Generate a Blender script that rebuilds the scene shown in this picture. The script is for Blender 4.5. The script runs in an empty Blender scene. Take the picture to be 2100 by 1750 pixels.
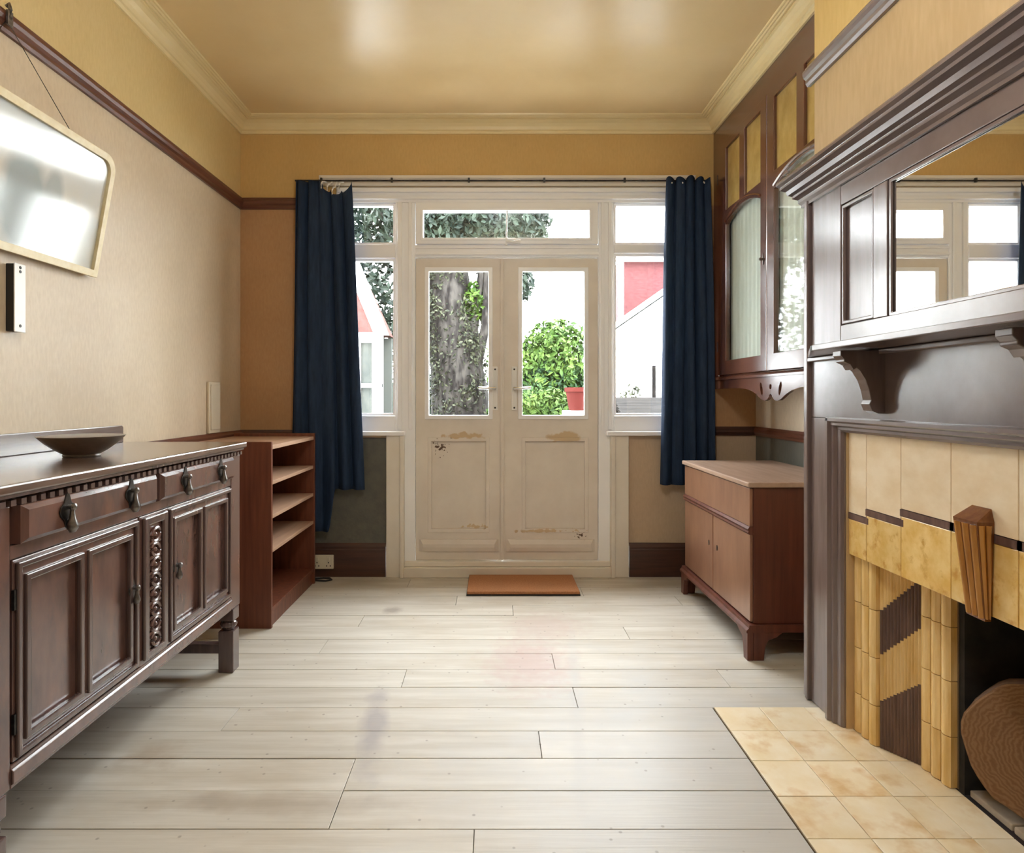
import bpy, bmesh, math, random
from mathutils import Vector, Matrix, noise

random.seed(7)
SC = bpy.context.scene
COL = SC.collection
PI = math.pi

# ------------------------------------------------------------------ camera
F, VX, VY, H = 1300.0, 1012.0, 815.0, 1.10          # focal length and vanishing point in pixels, eye height
cam_d = bpy.data.cameras.new('camera')
cam = bpy.data.objects.new('camera', cam_d)
COL.objects.link(cam)
cam.location = (0, 0, H)
cam.rotation_euler = (PI / 2, 0, 0)
cam_d.sensor_width = 36
cam_d.sensor_fit = 'HORIZONTAL'
cam_d.lens = 36 * F / 2100
cam_d.shift_x = (1050 - VX) / 2100
cam_d.shift_y = (VY - 875) / 2100
cam_d.clip_start = 0.02
SC.camera = cam

# ------------------------------------------------------------------ sky: bright overcast
world = bpy.data.worlds.new('sky')
SC.world = world
world.use_nodes = True
bg = world.node_tree.nodes['Background']
bg.inputs[0].default_value = (0.93, 0.97, 1.0, 1)
bg.inputs[1].default_value = 11.0


def portal(name, loc, rot, sx, sy):
    l = bpy.data.lights.new(name, 'AREA')
    l.shape = 'RECTANGLE'
    l.size, l.size_y = sx, sy
    l.cycles.is_portal = True
    o = bpy.data.objects.new(name, l)
    o.location = loc
    o.rotation_euler = rot
    COL.objects.link(o)


portal('window_portal', (0.085, 4.02, 1.63), (-PI / 2, 0, 0), 2.2, 1.42)

vs = SC.view_settings
vs.view_transform = 'Standard'
vs.look = 'None'
vs.gamma = 1
vs.use_curve_mapping = False
vs.exposure = 1.72
SC.cycles.max_bounces = 14
SC.cycles.diffuse_bounces = 8
SC.cycles.glossy_bounces = 6
SC.cycles.transparent_max_bounces = 16
SC.cycles.caustics_reflective = False
SC.cycles.sample_clamp_indirect = 8

# ------------------------------------------------------------------ materials
MATS = {}


def nd(nt, t, **kw):
    n = nt.nodes.new(t)
    for k, v in kw.items():
        setattr(n, k, v)
    return n


def mat(name, c1, c2=None, rough=0.5, scale=(8, 8, 8), metal=0.0, spec=0.5, bump=0.0, bscale=None, detail=5.0,
        lo=0.35, hi=0.65, coat=0.0, per_obj=0.0, c3=None, c3scale=(2, 2, 2), c3lo=0.55, c3hi=0.7, rvar=0.0):
    m = bpy.data.materials.new(name)
    m.use_nodes = True
    nt = m.node_tree
    L = nt.links.new
    b = nt.nodes['Principled BSDF']
    b.inputs['Base Color'].default_value = (*c1, 1)
    b.inputs['Roughness'].default_value = rough
    b.inputs['Metallic'].default_value = metal
    b.inputs['Specular IOR Level'].default_value = spec
    b.inputs['Coat Weight'].default_value = coat
    b.inputs['Coat Roughness'].default_value = 0.2
    MATS[name] = m
    if c2 is None and not bump:
        return m
    tc = nd(nt, 'ShaderNodeTexCoord')
    vec = tc.outputs['Object']
    if per_obj:
        oi = nd(nt, 'ShaderNodeObjectInfo')
        va = nd(nt, 'ShaderNodeVectorMath', operation='MULTIPLY_ADD')
        va.inputs[1].default_value = (37, 23, 11)
        cb = nd(nt, 'ShaderNodeCombineXYZ')
        for i in range(3):
            L(oi.outputs['Random'], cb.inputs[i])
        L(cb.outputs[0], va.inputs[0])
        L(vec, va.inputs[2])
        vec = va.outputs[0]

    def tex(sc_, det, rg=0.6):
        mp = nd(nt, 'ShaderNodeMapping')
        mp.inputs['Scale'].default_value = sc_
        L(vec, mp.inputs['Vector'])
        n = nd(nt, 'ShaderNodeTexNoise')
        n.inputs['Scale'].default_value = 1.0
        n.inputs['Detail'].default_value = det
        n.inputs['Roughness'].default_value = rg
        L(mp.outputs[0], n.inputs['Vector'])
        return n.outputs['Fac']
    fac = tex(scale, detail)
    if c2 is not None:
        r = nd(nt, 'ShaderNodeValToRGB')
        r.color_ramp.elements[0].position = lo
        r.color_ramp.elements[0].color = (*c1, 1)
        r.color_ramp.elements[1].position = hi
        r.color_ramp.elements[1].color = (*c2, 1)
        L(fac, r.inputs[0])
        col = r.outputs[0]
        if c3 is not None:
            f3 = tex(c3scale, 4)
            mr = nd(nt, 'ShaderNodeMapRange')
            mr.inputs['From Min'].default_value = c3lo
            mr.inputs['From Max'].default_value = c3hi
            L(f3, mr.inputs['Value'])
            mx = nd(nt, 'ShaderNodeMixRGB')
            L(mr.outputs[0], mx.inputs[0])
            L(col, mx.inputs[1])
            mx.inputs[2].default_value = (*c3, 1)
            col = mx.outputs[0]
        if per_obj:
            hs = nd(nt, 'ShaderNodeHueSaturation')
            mr = nd(nt, 'ShaderNodeMapRange')
            mr.inputs['To Min'].default_value = 1 - per_obj
            mr.inputs['To Max'].default_value = 1 + per_obj
            L(oi.outputs['Random'], mr.inputs['Value'])
            L(mr.outputs[0], hs.inputs['Value'])
            L(col, hs.inputs['Color'])
            col = hs.outputs[0]
        L(col, b.inputs['Base Color'])
    if rvar:
        mr = nd(nt, 'ShaderNodeMapRange')
        mr.inputs['To Min'].default_value = rough - rvar
        mr.inputs['To Max'].default_value = rough + rvar
        L(tex((3, 3, 3), 5), mr.inputs['Value'])
        L(mr.outputs[0], b.inputs['Roughness'])
    if bump:
        bp = nd(nt, 'ShaderNodeBump')
        bp.inputs['Strength'].default_value = bump
        bp.inputs['Distance'].default_value = 0.004
        L(tex(bscale or scale, 3), bp.inputs['Height'])
        L(bp.outputs[0], b.inputs['Normal'])
    return m


def zsplit(name, bands, rough=0.5, spec=0.4, bump=0.25, bscale=(90, 90, 30)):
    """wall finish that changes at real heights: bands = [(z_from, c1, c2), ...] low to high"""
    m = bpy.data.materials.new(name)
    m.use_nodes = True
    nt = m.node_tree
    L = nt.links.new
    b = nt.nodes['Principled BSDF']
    b.inputs['Roughness'].default_value = rough
    b.inputs['Specular IOR Level'].default_value = spec
    geo = nd(nt, 'ShaderNodeNewGeometry')
    sep = nd(nt, 'ShaderNodeSeparateXYZ')
    L(geo.outputs['Position'], sep.inputs[0])

    def tex(sc_, det):
        mp = nd(nt, 'ShaderNodeMapping')
        mp.inputs['Scale'].default_value = sc_
        L(geo.outputs['Position'], mp.inputs['Vector'])
        n = nd(nt, 'ShaderNodeTexNoise')
        n.inputs['Scale'].default_value = 1
        n.inputs['Detail'].default_value = det
        L(mp.outputs[0], n.inputs['Vector'])
        return n.outputs['Fac']
    fa, fb = tex((3, 3, 3), 5), tex(bscale, 3)
    ad = nd(nt, 'ShaderNodeMath', operation='ADD')
    L(fa, ad.inputs[0])
    L(fb, ad.inputs[1])
    sb = nd(nt, 'ShaderNodeMapRange')
    sb.inputs['From Min'].default_value = 0.75
    sb.inputs['From Max'].default_value = 1.25
    L(ad.outputs[0], sb.inputs['Value'])
    col = None
    for z, c1, c2 in bands:
        mx = nd(nt, 'ShaderNodeMixRGB')
        mx.inputs[1].default_value = (*c1, 1)
        mx.inputs[2].default_value = (*c2, 1)
        L(sb.outputs[0], mx.inputs[0])
        if col is None:
            col = mx.outputs[0]
        else:
            gt = nd(nt, 'ShaderNodeMath', operation='GREATER_THAN')
            gt.inputs[1].default_value = z
            L(sep.outputs['Z'], gt.inputs[0])
            m2 = nd(nt, 'ShaderNodeMixRGB')
            L(gt.outputs[0], m2.inputs[0])
            L(col, m2.inputs[1])
            L(mx.outputs[0], m2.inputs[2])
            col = m2.outputs[0]
    L(col, b.inputs['Base Color'])
    bp = nd(nt, 'ShaderNodeBump')
    bp.inputs['Strength'].default_value = bump
    bp.inputs['Distance'].default_value = 0.003
    L(fb, bp.inputs['Height'])
    L(bp.outputs[0], b.inputs['Normal'])
    MATS[name] = m
    return m


def glass(name, tint=(1, 1, 1), ior=1.6, rough=0.03):
    m = bpy.data.materials.new(name)
    m.use_nodes = True
    nt = m.node_tree
    nt.nodes.remove(nt.nodes['Principled BSDF'])
    out = nt.nodes['Material Output']
    t = nd(nt, 'ShaderNodeBsdfTransparent')
    t.inputs[0].default_value = (*tint, 1)
    g = nd(nt, 'ShaderNodeBsdfGlossy')
    g.inputs['Roughness'].default_value = rough
    lw = nd(nt, 'ShaderNodeLayerWeight')
    lw.inputs[0].default_value = 0.5
    pw = nd(nt, 'ShaderNodeMath', operation='POWER')
    pw.inputs[1].default_value = 5
    nt.links.new(lw.outputs['Facing'], pw.inputs[0])
    r0 = ((ior - 1) / (ior + 1)) ** 2
    ma = nd(nt, 'ShaderNodeMath', operation='MULTIPLY_ADD')
    ma.inputs[1].default_value = 1 - r0
    ma.inputs[2].default_value = r0
    nt.links.new(pw.outputs[0], ma.inputs[0])
    mx = nd(nt, 'ShaderNodeMixShader')
    nt.links.new(ma.outputs[0], mx.inputs[0])
    nt.links.new(t.outputs[0], mx.inputs[1])
    nt.links.new(g.outputs[0], mx.inputs[2])
    nt.links.new(mx.outputs[0], out.inputs[0])
    MATS[name] = m
    return m


PAPER1, PAPER2 = (0.60, 0.49, 0.35), (0.68, 0.57, 0.42)
FRZ1, FRZ2 = (0.66, 0.51, 0.24), (0.72, 0.57, 0.29)
LOW1, LOW2 = (0.10, 0.10, 0.085), (0.13, 0.125, 0.10)
zsplit('wallpaper', [(-9, LOW1, LOW2), (0.87, PAPER1, PAPER2), (2.28, FRZ1, FRZ2)], rough=0.42, spec=0.45)
zsplit('wallpaper_back_shaded', [(-9, (0.50, 0.38, 0.26), (0.56, 0.43, 0.30)), (0.87, (0.44, 0.255, 0.125), (0.50, 0.305, 0.155)), (2.28, (0.58, 0.39, 0.15), (0.64, 0.44, 0.18))], rough=0.6, spec=0.3)  # same paper as the left wall, its shade and warm bounce put into the colour
zsplit('wallpaper_breast', [(-9, (0.50, 0.36, 0.19), (0.58, 0.43, 0.24)), (2.28, (0.66, 0.47, 0.18), (0.72, 0.53, 0.22))], rough=0.5, spec=0.35, bscale=(60, 60, 12))
mat('dark_dado', LOW1, LOW2, rough=0.5, scale=(20, 20, 20), bump=0.3, bscale=(60, 60, 60))
mat('ceiling_paint', (0.72, 0.55, 0.29), (0.79, 0.62, 0.35), rough=0.31, scale=(1.5, 1.5, 1.5), bump=0.12, bscale=(9, 3, 9), spec=0.95, rvar=0.08)
mat('cornice_paint', (0.80, 0.67, 0.37), (0.83, 0.71, 0.42), rough=0.35, scale=(4, 4, 4))
mat('rail_wood', (0.10, 0.035, 0.02), (0.16, 0.06, 0.035), rough=0.3, scale=(3, 3, 60))
mat('skirting_wood', (0.055, 0.025, 0.018), (0.09, 0.04, 0.025), rough=0.4, scale=(3, 20, 40))
mat('cream_paint', (0.74, 0.69, 0.60), (0.79, 0.745, 0.66), rough=0.4, scale=(5, 5, 5))
mat('white_paint', (0.88, 0.89, 0.91), (0.90, 0.91, 0.93), rough=0.35, scale=(5, 5, 5))
mat('door_paint', (0.70, 0.64, 0.565), (0.76, 0.705, 0.63), rough=0.42, scale=(6, 6, 6))
mat('white_plastic', (0.82, 0.82, 0.80), rough=0.3)
mat('cream_plastic', (0.72, 0.66, 0.52), rough=0.35)
mat('black_rubber', (0.015, 0.015, 0.015), rough=0.5)
mat('chrome', (0.75, 0.75, 0.76), rough=0.2, metal=1)
mat('iron', (0.035, 0.033, 0.033), (0.09, 0.085, 0.08), rough=0.35, scale=(30, 30, 30), metal=0.8)
mat('pewter', (0.30, 0.29, 0.28), (0.12, 0.11, 0.11), rough=0.3, scale=(40, 40, 40), metal=0.9)
mat('curtain_blue', (0.012, 0.026, 0.058), (0.018, 0.038, 0.082), rough=0.75, scale=(60, 60, 8), spec=0.25)
mat('oak_side', (0.085, 0.050, 0.046), (0.175, 0.095, 0.080), rough=0.25, scale=(40, 12, 4), lo=0.3, hi=0.72, detail=7, c3=(0.22, 0.095, 0.065), c3scale=(9, 9, 4), c3lo=0.5, c3hi=0.8, bump=0.12, bscale=(150, 40, 12), coat=0.8)
mat('oak_dark', (0.070, 0.044, 0.042), (0.135, 0.085, 0.076), rough=0.25, scale=(30, 30, 3), lo=0.3, hi=0.72, detail=7, coat=0.8)
mat('oak_top', (0.10, 0.06, 0.045), (0.16, 0.10, 0.075), rough=0.22, scale=(30, 3, 30), spec=0.6, coat=0.8)
mat('bookcase_wood', (0.10, 0.030, 0.016), (0.20, 0.065, 0.032), rough=0.4, scale=(40, 40, 2.5), lo=0.3, hi=0.7, detail=6)
mat('bookcase_shelf', (0.42, 0.26, 0.17), (0.52, 0.34, 0.23), rough=0.35, scale=(40, 3, 40))
mat('mahogany', (0.075, 0.022, 0.014), (0.15, 0.045, 0.026), rough=0.35, scale=(40, 40, 2.2), lo=0.3, hi=0.7, detail=6)
mat('mahogany_sheen', (0.22, 0.10, 0.060), (0.32, 0.16, 0.095), rough=0.28, scale=(14, 14, 4), lo=0.3, hi=0.7, detail=7, coat=0.8)  # cabinet front: pinkish sheen put into a lighter colour than the sides
mat('walnut_top', (0.40, 0.27, 0.20), (0.46, 0.32, 0.24), rough=0.25, scale=(30, 3, 30))
mat('mantel_wood', (0.125, 0.092, 0.090), (0.185, 0.140, 0.136), rough=0.25, scale=(30, 4, 4), lo=0.3, hi=0.7, detail=6, spec=0.6, rvar=0.06, coat=0.8)
mat('mantel_upright', (0.125, 0.090, 0.086), (0.185, 0.135, 0.130), rough=0.25, scale=(30, 30, 3), lo=0.3, hi=0.7, detail=6, spec=0.6, coat=0.8)
mat('cupboard_wood', (0.085, 0.032, 0.020), (0.15, 0.060, 0.036), rough=0.18, scale=(40, 40, 3), lo=0.3, hi=0.7, detail=6, coat=0.8)
mat('cupboard_rail', (0.085, 0.032, 0.020), (0.15, 0.060, 0.036), rough=0.18, scale=(40, 3, 30), lo=0.3, hi=0.7, detail=6, coat=0.8)
mat('cupboard_inside', (0.42, 0.33, 0.20), rough=0.7)
mat('lining_cloth', (0.82, 0.86, 0.82), (0.90, 0.92, 0.90), rough=0.8, scale=(30, 30, 3))
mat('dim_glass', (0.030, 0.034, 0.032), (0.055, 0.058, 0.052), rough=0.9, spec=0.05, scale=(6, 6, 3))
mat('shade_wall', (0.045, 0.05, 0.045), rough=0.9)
mat('yellow_pane', (0.38, 0.26, 0.08), (0.50, 0.35, 0.12), rough=0.14, scale=(14, 14, 10), spec=0.6)  # opaque mottled yellow for the upper cupboard panes
mat('tile_cream', (0.78, 0.62, 0.41), (0.87, 0.74, 0.55), rough=0.18, scale=(8, 8, 14), per_obj=0.05, spec=0.6)
mat('tile_yellow', (0.72, 0.45, 0.12), (0.85, 0.62, 0.26), rough=0.18, scale=(16, 16, 16), per_obj=0.06, spec=0.6, c3=(0.60, 0.33, 0.08), c3scale=(22, 22, 22))
mat('tile_column', (0.68, 0.44, 0.14), (0.82, 0.61, 0.29), rough=0.2, scale=(40, 40, 5), per_obj=0.06, spec=0.6)
mat('tile_orange', (0.36, 0.15, 0.025), (0.50, 0.24, 0.05), rough=0.2, scale=(50, 50, 6), spec=0.6)
mat('tile_rust', (0.14, 0.045, 0.010), (0.22, 0.08, 0.02), rough=0.25, scale=(50, 50, 6))
mat('tile_brown', (0.10, 0.055, 0.045), (0.17, 0.10, 0.08), rough=0.28, scale=(50, 50, 6))
mat('grout', (0.16, 0.11, 0.06), rough=0.8)
mat('hearth_tile', (0.80, 0.67, 0.44), (0.89, 0.81, 0.64), rough=0.3, scale=(7, 7, 7), per_obj=0.07, spec=0.4, c3=(0.66, 0.44, 0.20), c3scale=(9, 9, 9), c3lo=0.52, c3hi=0.75)
mat('soot', (0.012, 0.011, 0.010), (0.035, 0.030, 0.026), rough=0.8, scale=(12, 12, 12))
mat('fire_brick', (0.30, 0.24, 0.18), (0.45, 0.38, 0.30), rough=0.8, scale=(12, 12, 12))
mat('bark', (0.10, 0.05, 0.025), (0.20, 0.11, 0.06), rough=0.85, scale=(25, 25, 25), bump=0.6)
mat('mat_coir', (0.36, 0.15, 0.06), (0.46, 0.21, 0.09), rough=0.9, scale=(120, 120, 120), bump=0.5)
mat('bowl_out', (0.16, 0.14, 0.115), (0.24, 0.21, 0.18), rough=0.3, scale=(14, 14, 14))
mat('bowl_in', (0.16, 0.08, 0.04), (0.24, 0.13, 0.07), rough=0.35, scale=(14, 14, 14))
mat('frame_gold', (0.76, 0.65, 0.38), (0.84, 0.75, 0.50), rough=0.35, scale=(30, 30, 30))
mat('mirror_glass', (0.92, 0.93, 0.92), rough=0.01, metal=1)
mat('mirror_bevel', (0.80, 0.72, 0.55), rough=0.08, metal=1)
mat('lawn', (0.012, 0.022, 0.006), (0.022, 0.034, 0.010), rough=0.9, spec=0.1, scale=(6, 6, 6))
mat('paving', (0.40, 0.38, 0.35), (0.50, 0.48, 0.44), rough=0.85, scale=(4, 4, 4))
mat('trunk_bark', (0.007, 0.006, 0.006), (0.034, 0.031, 0.028), rough=0.9, spec=0.1, scale=(16, 16, 5), bump=1.0, lo=0.4, hi=0.6)
mat('leaf_dark', (0.003, 0.008, 0.006), (0.016, 0.026, 0.016), rough=0.6, spec=0.2, scale=(4, 4, 4))
mat('leaf_ivy', (0.005, 0.008, 0.004), (0.045, 0.050, 0.028), rough=0.6, spec=0.2, scale=(22, 22, 22), lo=0.4, hi=0.6)
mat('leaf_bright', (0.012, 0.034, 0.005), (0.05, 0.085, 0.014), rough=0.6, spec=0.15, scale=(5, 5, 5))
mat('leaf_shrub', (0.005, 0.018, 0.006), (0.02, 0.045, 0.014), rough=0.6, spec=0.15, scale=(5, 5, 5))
mat('red_brick', (0.060, 0.021, 0.022), (0.078, 0.030, 0.031), rough=0.9, spec=0.1, scale=(12, 12, 30))
mat('roof_tile_red', (0.060, 0.024, 0.020), (0.085, 0.036, 0.032), rough=0.9, spec=0.1, scale=(12, 12, 12))
mat('render_white', (0.80, 0.80, 0.78), rough=0.8)
mat('terracotta', (0.045, 0.007, 0.006), (0.06, 0.011, 0.009), rough=0.8, spec=0.1, scale=(9, 9, 9))
mat('timber_grey', (0.004, 0.0035, 0.003), (0.013, 0.011, 0.010), rough=0.9, spec=0.05, scale=(4, 30, 30))
glass('window_glass', (0.97, 0.98, 0.98), 1.45)
glass('cupboard_glass', (0.97, 0.99, 0.97), 1.75)
glass('picture_glass', (1, 1, 1), 1.55, 0.11)


def floor_material():
    m = mat('floor_boards', (0.49, 0.45, 0.375), (0.645, 0.615, 0.55), rough=0.42, scale=(1.6, 22, 22), lo=0.3, hi=0.68, detail=8,
            per_obj=0.05, bump=0.18, bscale=(3, 90, 90), spec=0.4, c3=(0.46, 0.40, 0.31), c3scale=(2.2, 5, 3), c3lo=0.5, c3hi=0.85)
    nt = m.node_tree
    L = nt.links.new
    b = nt.nodes['Principled BSDF']
    col = b.inputs['Base Color'].links[0].from_socket
    geo = nd(nt, 'ShaderNodeNewGeometry')
    # worn paint: cooler and greyer towards the hearth, with stains of their own shapes
    def blob(cx, cy, rx, ry, rot, colr, amount, nscale):
        nonlocal col
        mp = nd(nt, 'ShaderNodeMapping', vector_type='TEXTURE')
        mp.inputs['Location'].default_value = (cx, cy, 0)
        mp.inputs['Rotation'].default_value = (0, 0, rot)
        mp.inputs['Scale'].default_value = (rx, ry, 1)
        L(geo.outputs['Position'], mp.inputs['Vector'])
        ln = nd(nt, 'ShaderNodeVectorMath', operation='LENGTH')
        L(mp.outputs[0], ln.inputs[0])
        nz = nd(nt, 'ShaderNodeTexNoise')
        nz.inputs['Scale'].default_value = nscale
        nz.inputs['Detail'].default_value = 6
        L(geo.outputs['Position'], nz.inputs['Vector'])
        ad = nd(nt, 'ShaderNodeMath', operation='MULTIPLY_ADD')
        ad.inputs[1].default_value = 1.6
        L(nz.outputs['Fac'], ad.inputs[0])
        L(ln.outputs['Value'], ad.inputs[2])
        mr = nd(nt, 'ShaderNodeMapRange')
        mr.inputs['From Min'].default_value = 1.1
        mr.inputs['From Max'].default_value = 1.9
        mr.inputs['To Min'].default_value = amount
        mr.inputs['To Max'].default_value = 0
        L(ad.outputs[0], mr.inputs['Value'])
        mx = nd(nt, 'ShaderNodeMixRGB')
        L(mr.outputs[0], mx.inputs[0])
        L(col, mx.inputs[1])
        mx.inputs[2].default_value = (*colr, 1)
        col = mx.outputs[0]
    blob(0.75, 1.6, 0.9, 1.2, 0.3, (0.50, 0.50, 0.49), 0.75, 6)
    blob(0.15, 2.62, 0.20, 0.30, 0, (0.50, 0.37, 0.34), 0.75, 20)
    blob(0.25, 3.05, 0.22, 0.22, 0, (0.50, 0.40, 0.36), 0.6, 22)
    blob(-0.40, 2.12, 0.05, 0.36, 0.12, (0.34, 0.31, 0.31), 0.8, 10)
    blob(-0.52, 3.27, 0.05, 0.06, 0, (0.34, 0.30, 0.26), 0.9, 12)
    blob(-1.05, 1.95, 0.10, 0.08, 0, (0.36, 0.28, 0.20), 0.6, 14)
    blob(-0.60, 1.72, 0.40, 0.05, 0, (0.36, 0.30, 0.23), 0.6, 10)
    blob(0.30, 2.30, 0.03, 0.80, -0.1, (0.47, 0.46, 0.45), 0.5, 8)
    # dark specks and nail heads
    vo = nd(nt, 'ShaderNodeTexVoronoi')
    vo.inputs['Scale'].default_value = 17
    L(geo.outputs['Position'], vo.inputs['Vector'])
    mr = nd(nt, 'ShaderNodeMapRange')
    mr.inputs['From Min'].default_value = 0.05
    mr.inputs['From Max'].default_value = 0.10
    mr.inputs['To Min'].default_value = 0.55
    mr.inputs['To Max'].default_value = 0
    L(vo.outputs['Distance'], mr.inputs['Value'])
    mx = nd(nt, 'ShaderNodeMixRGB')
    L(mr.outputs[0], mx.inputs[0])
    L(col, mx.inputs[1])
    mx.inputs[2].default_value = (0.20, 0.16, 0.13, 1)
    L(mx.outputs[0], b.inputs['Base Color'])


floor_material()


def door_damage(m_name, spots, colr=(0.16, 0.085, 0.04)):
    """flaked paint: brown patches of their own shape; spots = (x, z, radius, threshold)"""
    m = MATS['door_paint'].copy()
    m.name = m_name
    nt = m.node_tree
    L = nt.links.new
    b = nt.nodes['Principled BSDF']
    col = b.inputs['Base Color'].links[0].from_socket
    geo = nd(nt, 'ShaderNodeNewGeometry')
    for x, z, rx, rz, thr, sc_, cc in spots:
        mp = nd(nt, 'ShaderNodeMapping', vector_type='TEXTURE')
        mp.inputs['Location'].default_value = (x, 3.93, z)
        mp.inputs['Scale'].default_value = (rx, 10, rz)
        L(geo.outputs['Position'], mp.inputs['Vector'])
        ln = nd(nt, 'ShaderNodeVectorMath', operation='LENGTH')
        L(mp.outputs[0], ln.inputs[0])
        nz = nd(nt, 'ShaderNodeTexNoise')
        nz.inputs['Scale'].default_value = sc_
        nz.inputs['Detail'].default_value = 4
        L(geo.outputs['Position'], nz.inputs['Vector'])
        ma = nd(nt, 'ShaderNodeMath', operation='MULTIPLY_ADD')
        ma.inputs[1].default_value = -0.35
        L(ln.outputs['Value'], ma.inputs[0])
        L(nz.outputs['Fac'], ma.inputs[2])
        mr = nd(nt, 'ShaderNodeMapRange')
        mr.inputs['From Min'].default_value = thr
        mr.inputs['From Max'].default_value = thr + 0.06
        L(ma.outputs[0], mr.inputs['Value'])
        mx = nd(nt, 'ShaderNodeMixRGB')
        L(mr.outputs[0], mx.inputs[0])
        L(col, mx.inputs[1])
        mx.inputs[2].default_value = (*cc, 1)
        col = mx.outputs[0]
    L(col, b.inputs['Base Color'])
    MATS[m_name] = m


BRN, OCH = (0.10, 0.05, 0.025), (0.60, 0.46, 0.29)
door_damage('door_paint_flaked', [(-0.33, 0.79, 0.11, 0.10, 0.44, 60, BRN), (-0.26, 0.85, 0.05, 0.03, 0.42, 60, BRN), (-0.18, 0.86, 0.22, 0.04, 0.36, 12, OCH), (-0.10, 0.30, 0.16, 0.02, 0.32, 30, OCH)])
door_damage('door_paint_stained', [(0.40, 0.85, 0.26, 0.05, 0.26, 7, OCH), (0.54, 0.25, 0.09, 0.05, 0.43, 60, BRN), (0.30, 0.275, 0.30, 0.015, 0.30, 30, OCH)])

# ------------------------------------------------------------------ mesh helpers


class MB:
    def __init__(self):
        self.v, self.f = [], []

    def add(self, vs_, fs):
        o = len(self.v)
        self.v += [tuple(p) for p in vs_]
        self.f += [tuple(i + o for i in f) for f in fs]
        return self

    def box(self, x0, x1, y0, y1, z0, z1):
        x0, x1 = sorted((x0, x1))
        y0, y1 = sorted((y0, y1))
        z0, z1 = sorted((z0, z1))
        return self.add([(x0, y0, z0), (x1, y0, z0), (x1, y1, z0), (x0, y1, z0), (x0, y0, z1), (x1, y0, z1), (x1, y1, z1), (x0, y1, z1)],
                        [(0, 3, 2, 1), (4, 5, 6, 7), (0, 1, 5, 4), (1, 2, 6, 5), (2, 3, 7, 6), (3, 0, 4, 7)])

    def prism(self, prof, axis, t0, t1, s0=None, s1=None):
        """profile extruded along an axis; s0/s1(a,b) shift the two ends for mitres"""
        n = len(prof)
        vs_ = []
        for t, s in ((t0, s0), (t1, s1)):
            for a, b in prof:
                tt = t + (s(a, b) if s else 0)
                vs_.append({'x': (tt, a, b), 'y': (a, tt, b), 'z': (a, b, tt)}[axis])
        fs = [(i, (i + 1) % n, n + (i + 1) % n, n + i) for i in range(n)]
        fs += [tuple(range(n - 1, -1, -1)), tuple(range(n, 2 * n))]
        return self.add(vs_, fs)

    def lathe(self, c, prof, n=24, axis='z', cap=True):
        vs_, fs = [], []
        for r, h in prof:
            for k in range(n):
                a = 2 * PI * k / n
                p = (r * math.cos(a), r * math.sin(a), h)
                if axis == 'y':
                    p = (p[0], p[2], p[1])
                elif axis == 'x':
                    p = (p[2], p[0], p[1])
                vs_.append((c[0] + p[0], c[1] + p[1], c[2] + p[2]))
        m = len(prof)
        for j in range(m - 1):
            for k in range(n):
                fs.append((j * n + k, j * n + (k + 1) % n, (j + 1) * n + (k + 1) % n, (j + 1) * n + k))
        if cap:
            fs.append(tuple(range(n - 1, -1, -1)))
            fs.append(tuple((m - 1) * n + k for k in range(n)))
        return self.add(vs_, fs)

    def tube(self, pts, r, n=8, closed=False):
        pts = [Vector(p) for p in pts]
        vs_, fs = [], []
        m = len(pts)
        for i, p in enumerate(pts):
            a = pts[(i - 1) % m] if closed or i else p
            b = pts[(i + 1) % m] if closed or i < m - 1 else p
            d = (b - a).normalized()
            u = d.cross(Vector((0, 0, 1)))
            if u.length < 1e-3:
                u = d.cross(Vector((0, 1, 0)))
            u.normalize()
            w = d.cross(u)
            rr = r[i] if isinstance(r, (list, tuple)) else r
            for k in range(n):
                t = 2 * PI * k / n
                vs_.append(p + (u * math.cos(t) + w * math.sin(t)) * rr)
        for i in range(m if closed else m - 1):
            j = (i + 1) % m
            for k in range(n):
                fs.append((i * n + k, i * n + (k + 1) % n, j * n + (k + 1) % n, j * n + k))
        if not closed:
            fs.append(tuple(range(n - 1, -1, -1)))
            fs.append(tuple((m - 1) * n + k for k in range(n)))
        return self.add(vs_, fs)

    def plate(self, outline, holes, c0, c1, fn):
        """flat plate with holes: 2-D outlines filled, thickness c0..c1, fn(a,b,c) -> point"""
        cu = bpy.data.curves.new('tmp', 'CURVE')
        cu.dimensions = '2D'
        cu.fill_mode = 'BOTH'
        for pl in [outline] + list(holes):
            sp = cu.splines.new('POLY')
            sp.points.add(len(pl) - 1)
            for q, (a, b) in zip(sp.points, pl):
                q.co = (a, b, 0, 1)
            sp.use_cyclic_u = True
        cu.extrude = 0.5
        ob = bpy.data.objects.new('tmp', cu)
        me = bpy.data.meshes.new_from_object(ob)
        vs_ = [fn(p.co.x, p.co.y, c0 + (p.co.z + 0.5) * (c1 - c0)) for p in me.vertices]
        fs = [tuple(p.vertices) for p in me.polygons]
        bpy.data.objects.remove(ob)
        bpy.data.curves.remove(cu)
        bpy.data.meshes.remove(me)
        return self.add(vs_, fs)

    def xf(self, fn):
        self.v = [tuple(fn(Vector(p))) for p in self.v]
        return self

    def mesh(self, name, org=(0, 0, 0), smooth=False):
        me = bpy.data.meshes.new(name)
        me.from_pydata([(p[0] - org[0], p[1] - org[1], p[2] - org[2]) for p in self.v], [], self.f)
        bm = bmesh.new()
        bm.from_mesh(me)
        bmesh.ops.remove_doubles(bm, verts=bm.verts, dist=1e-6)
        bmesh.ops.recalc_face_normals(bm, faces=bm.faces)
        bm.to_mesh(me)
        bm.free()
        if smooth:
            for p in me.polygons:
                p.use_smooth = True
        return me

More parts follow.
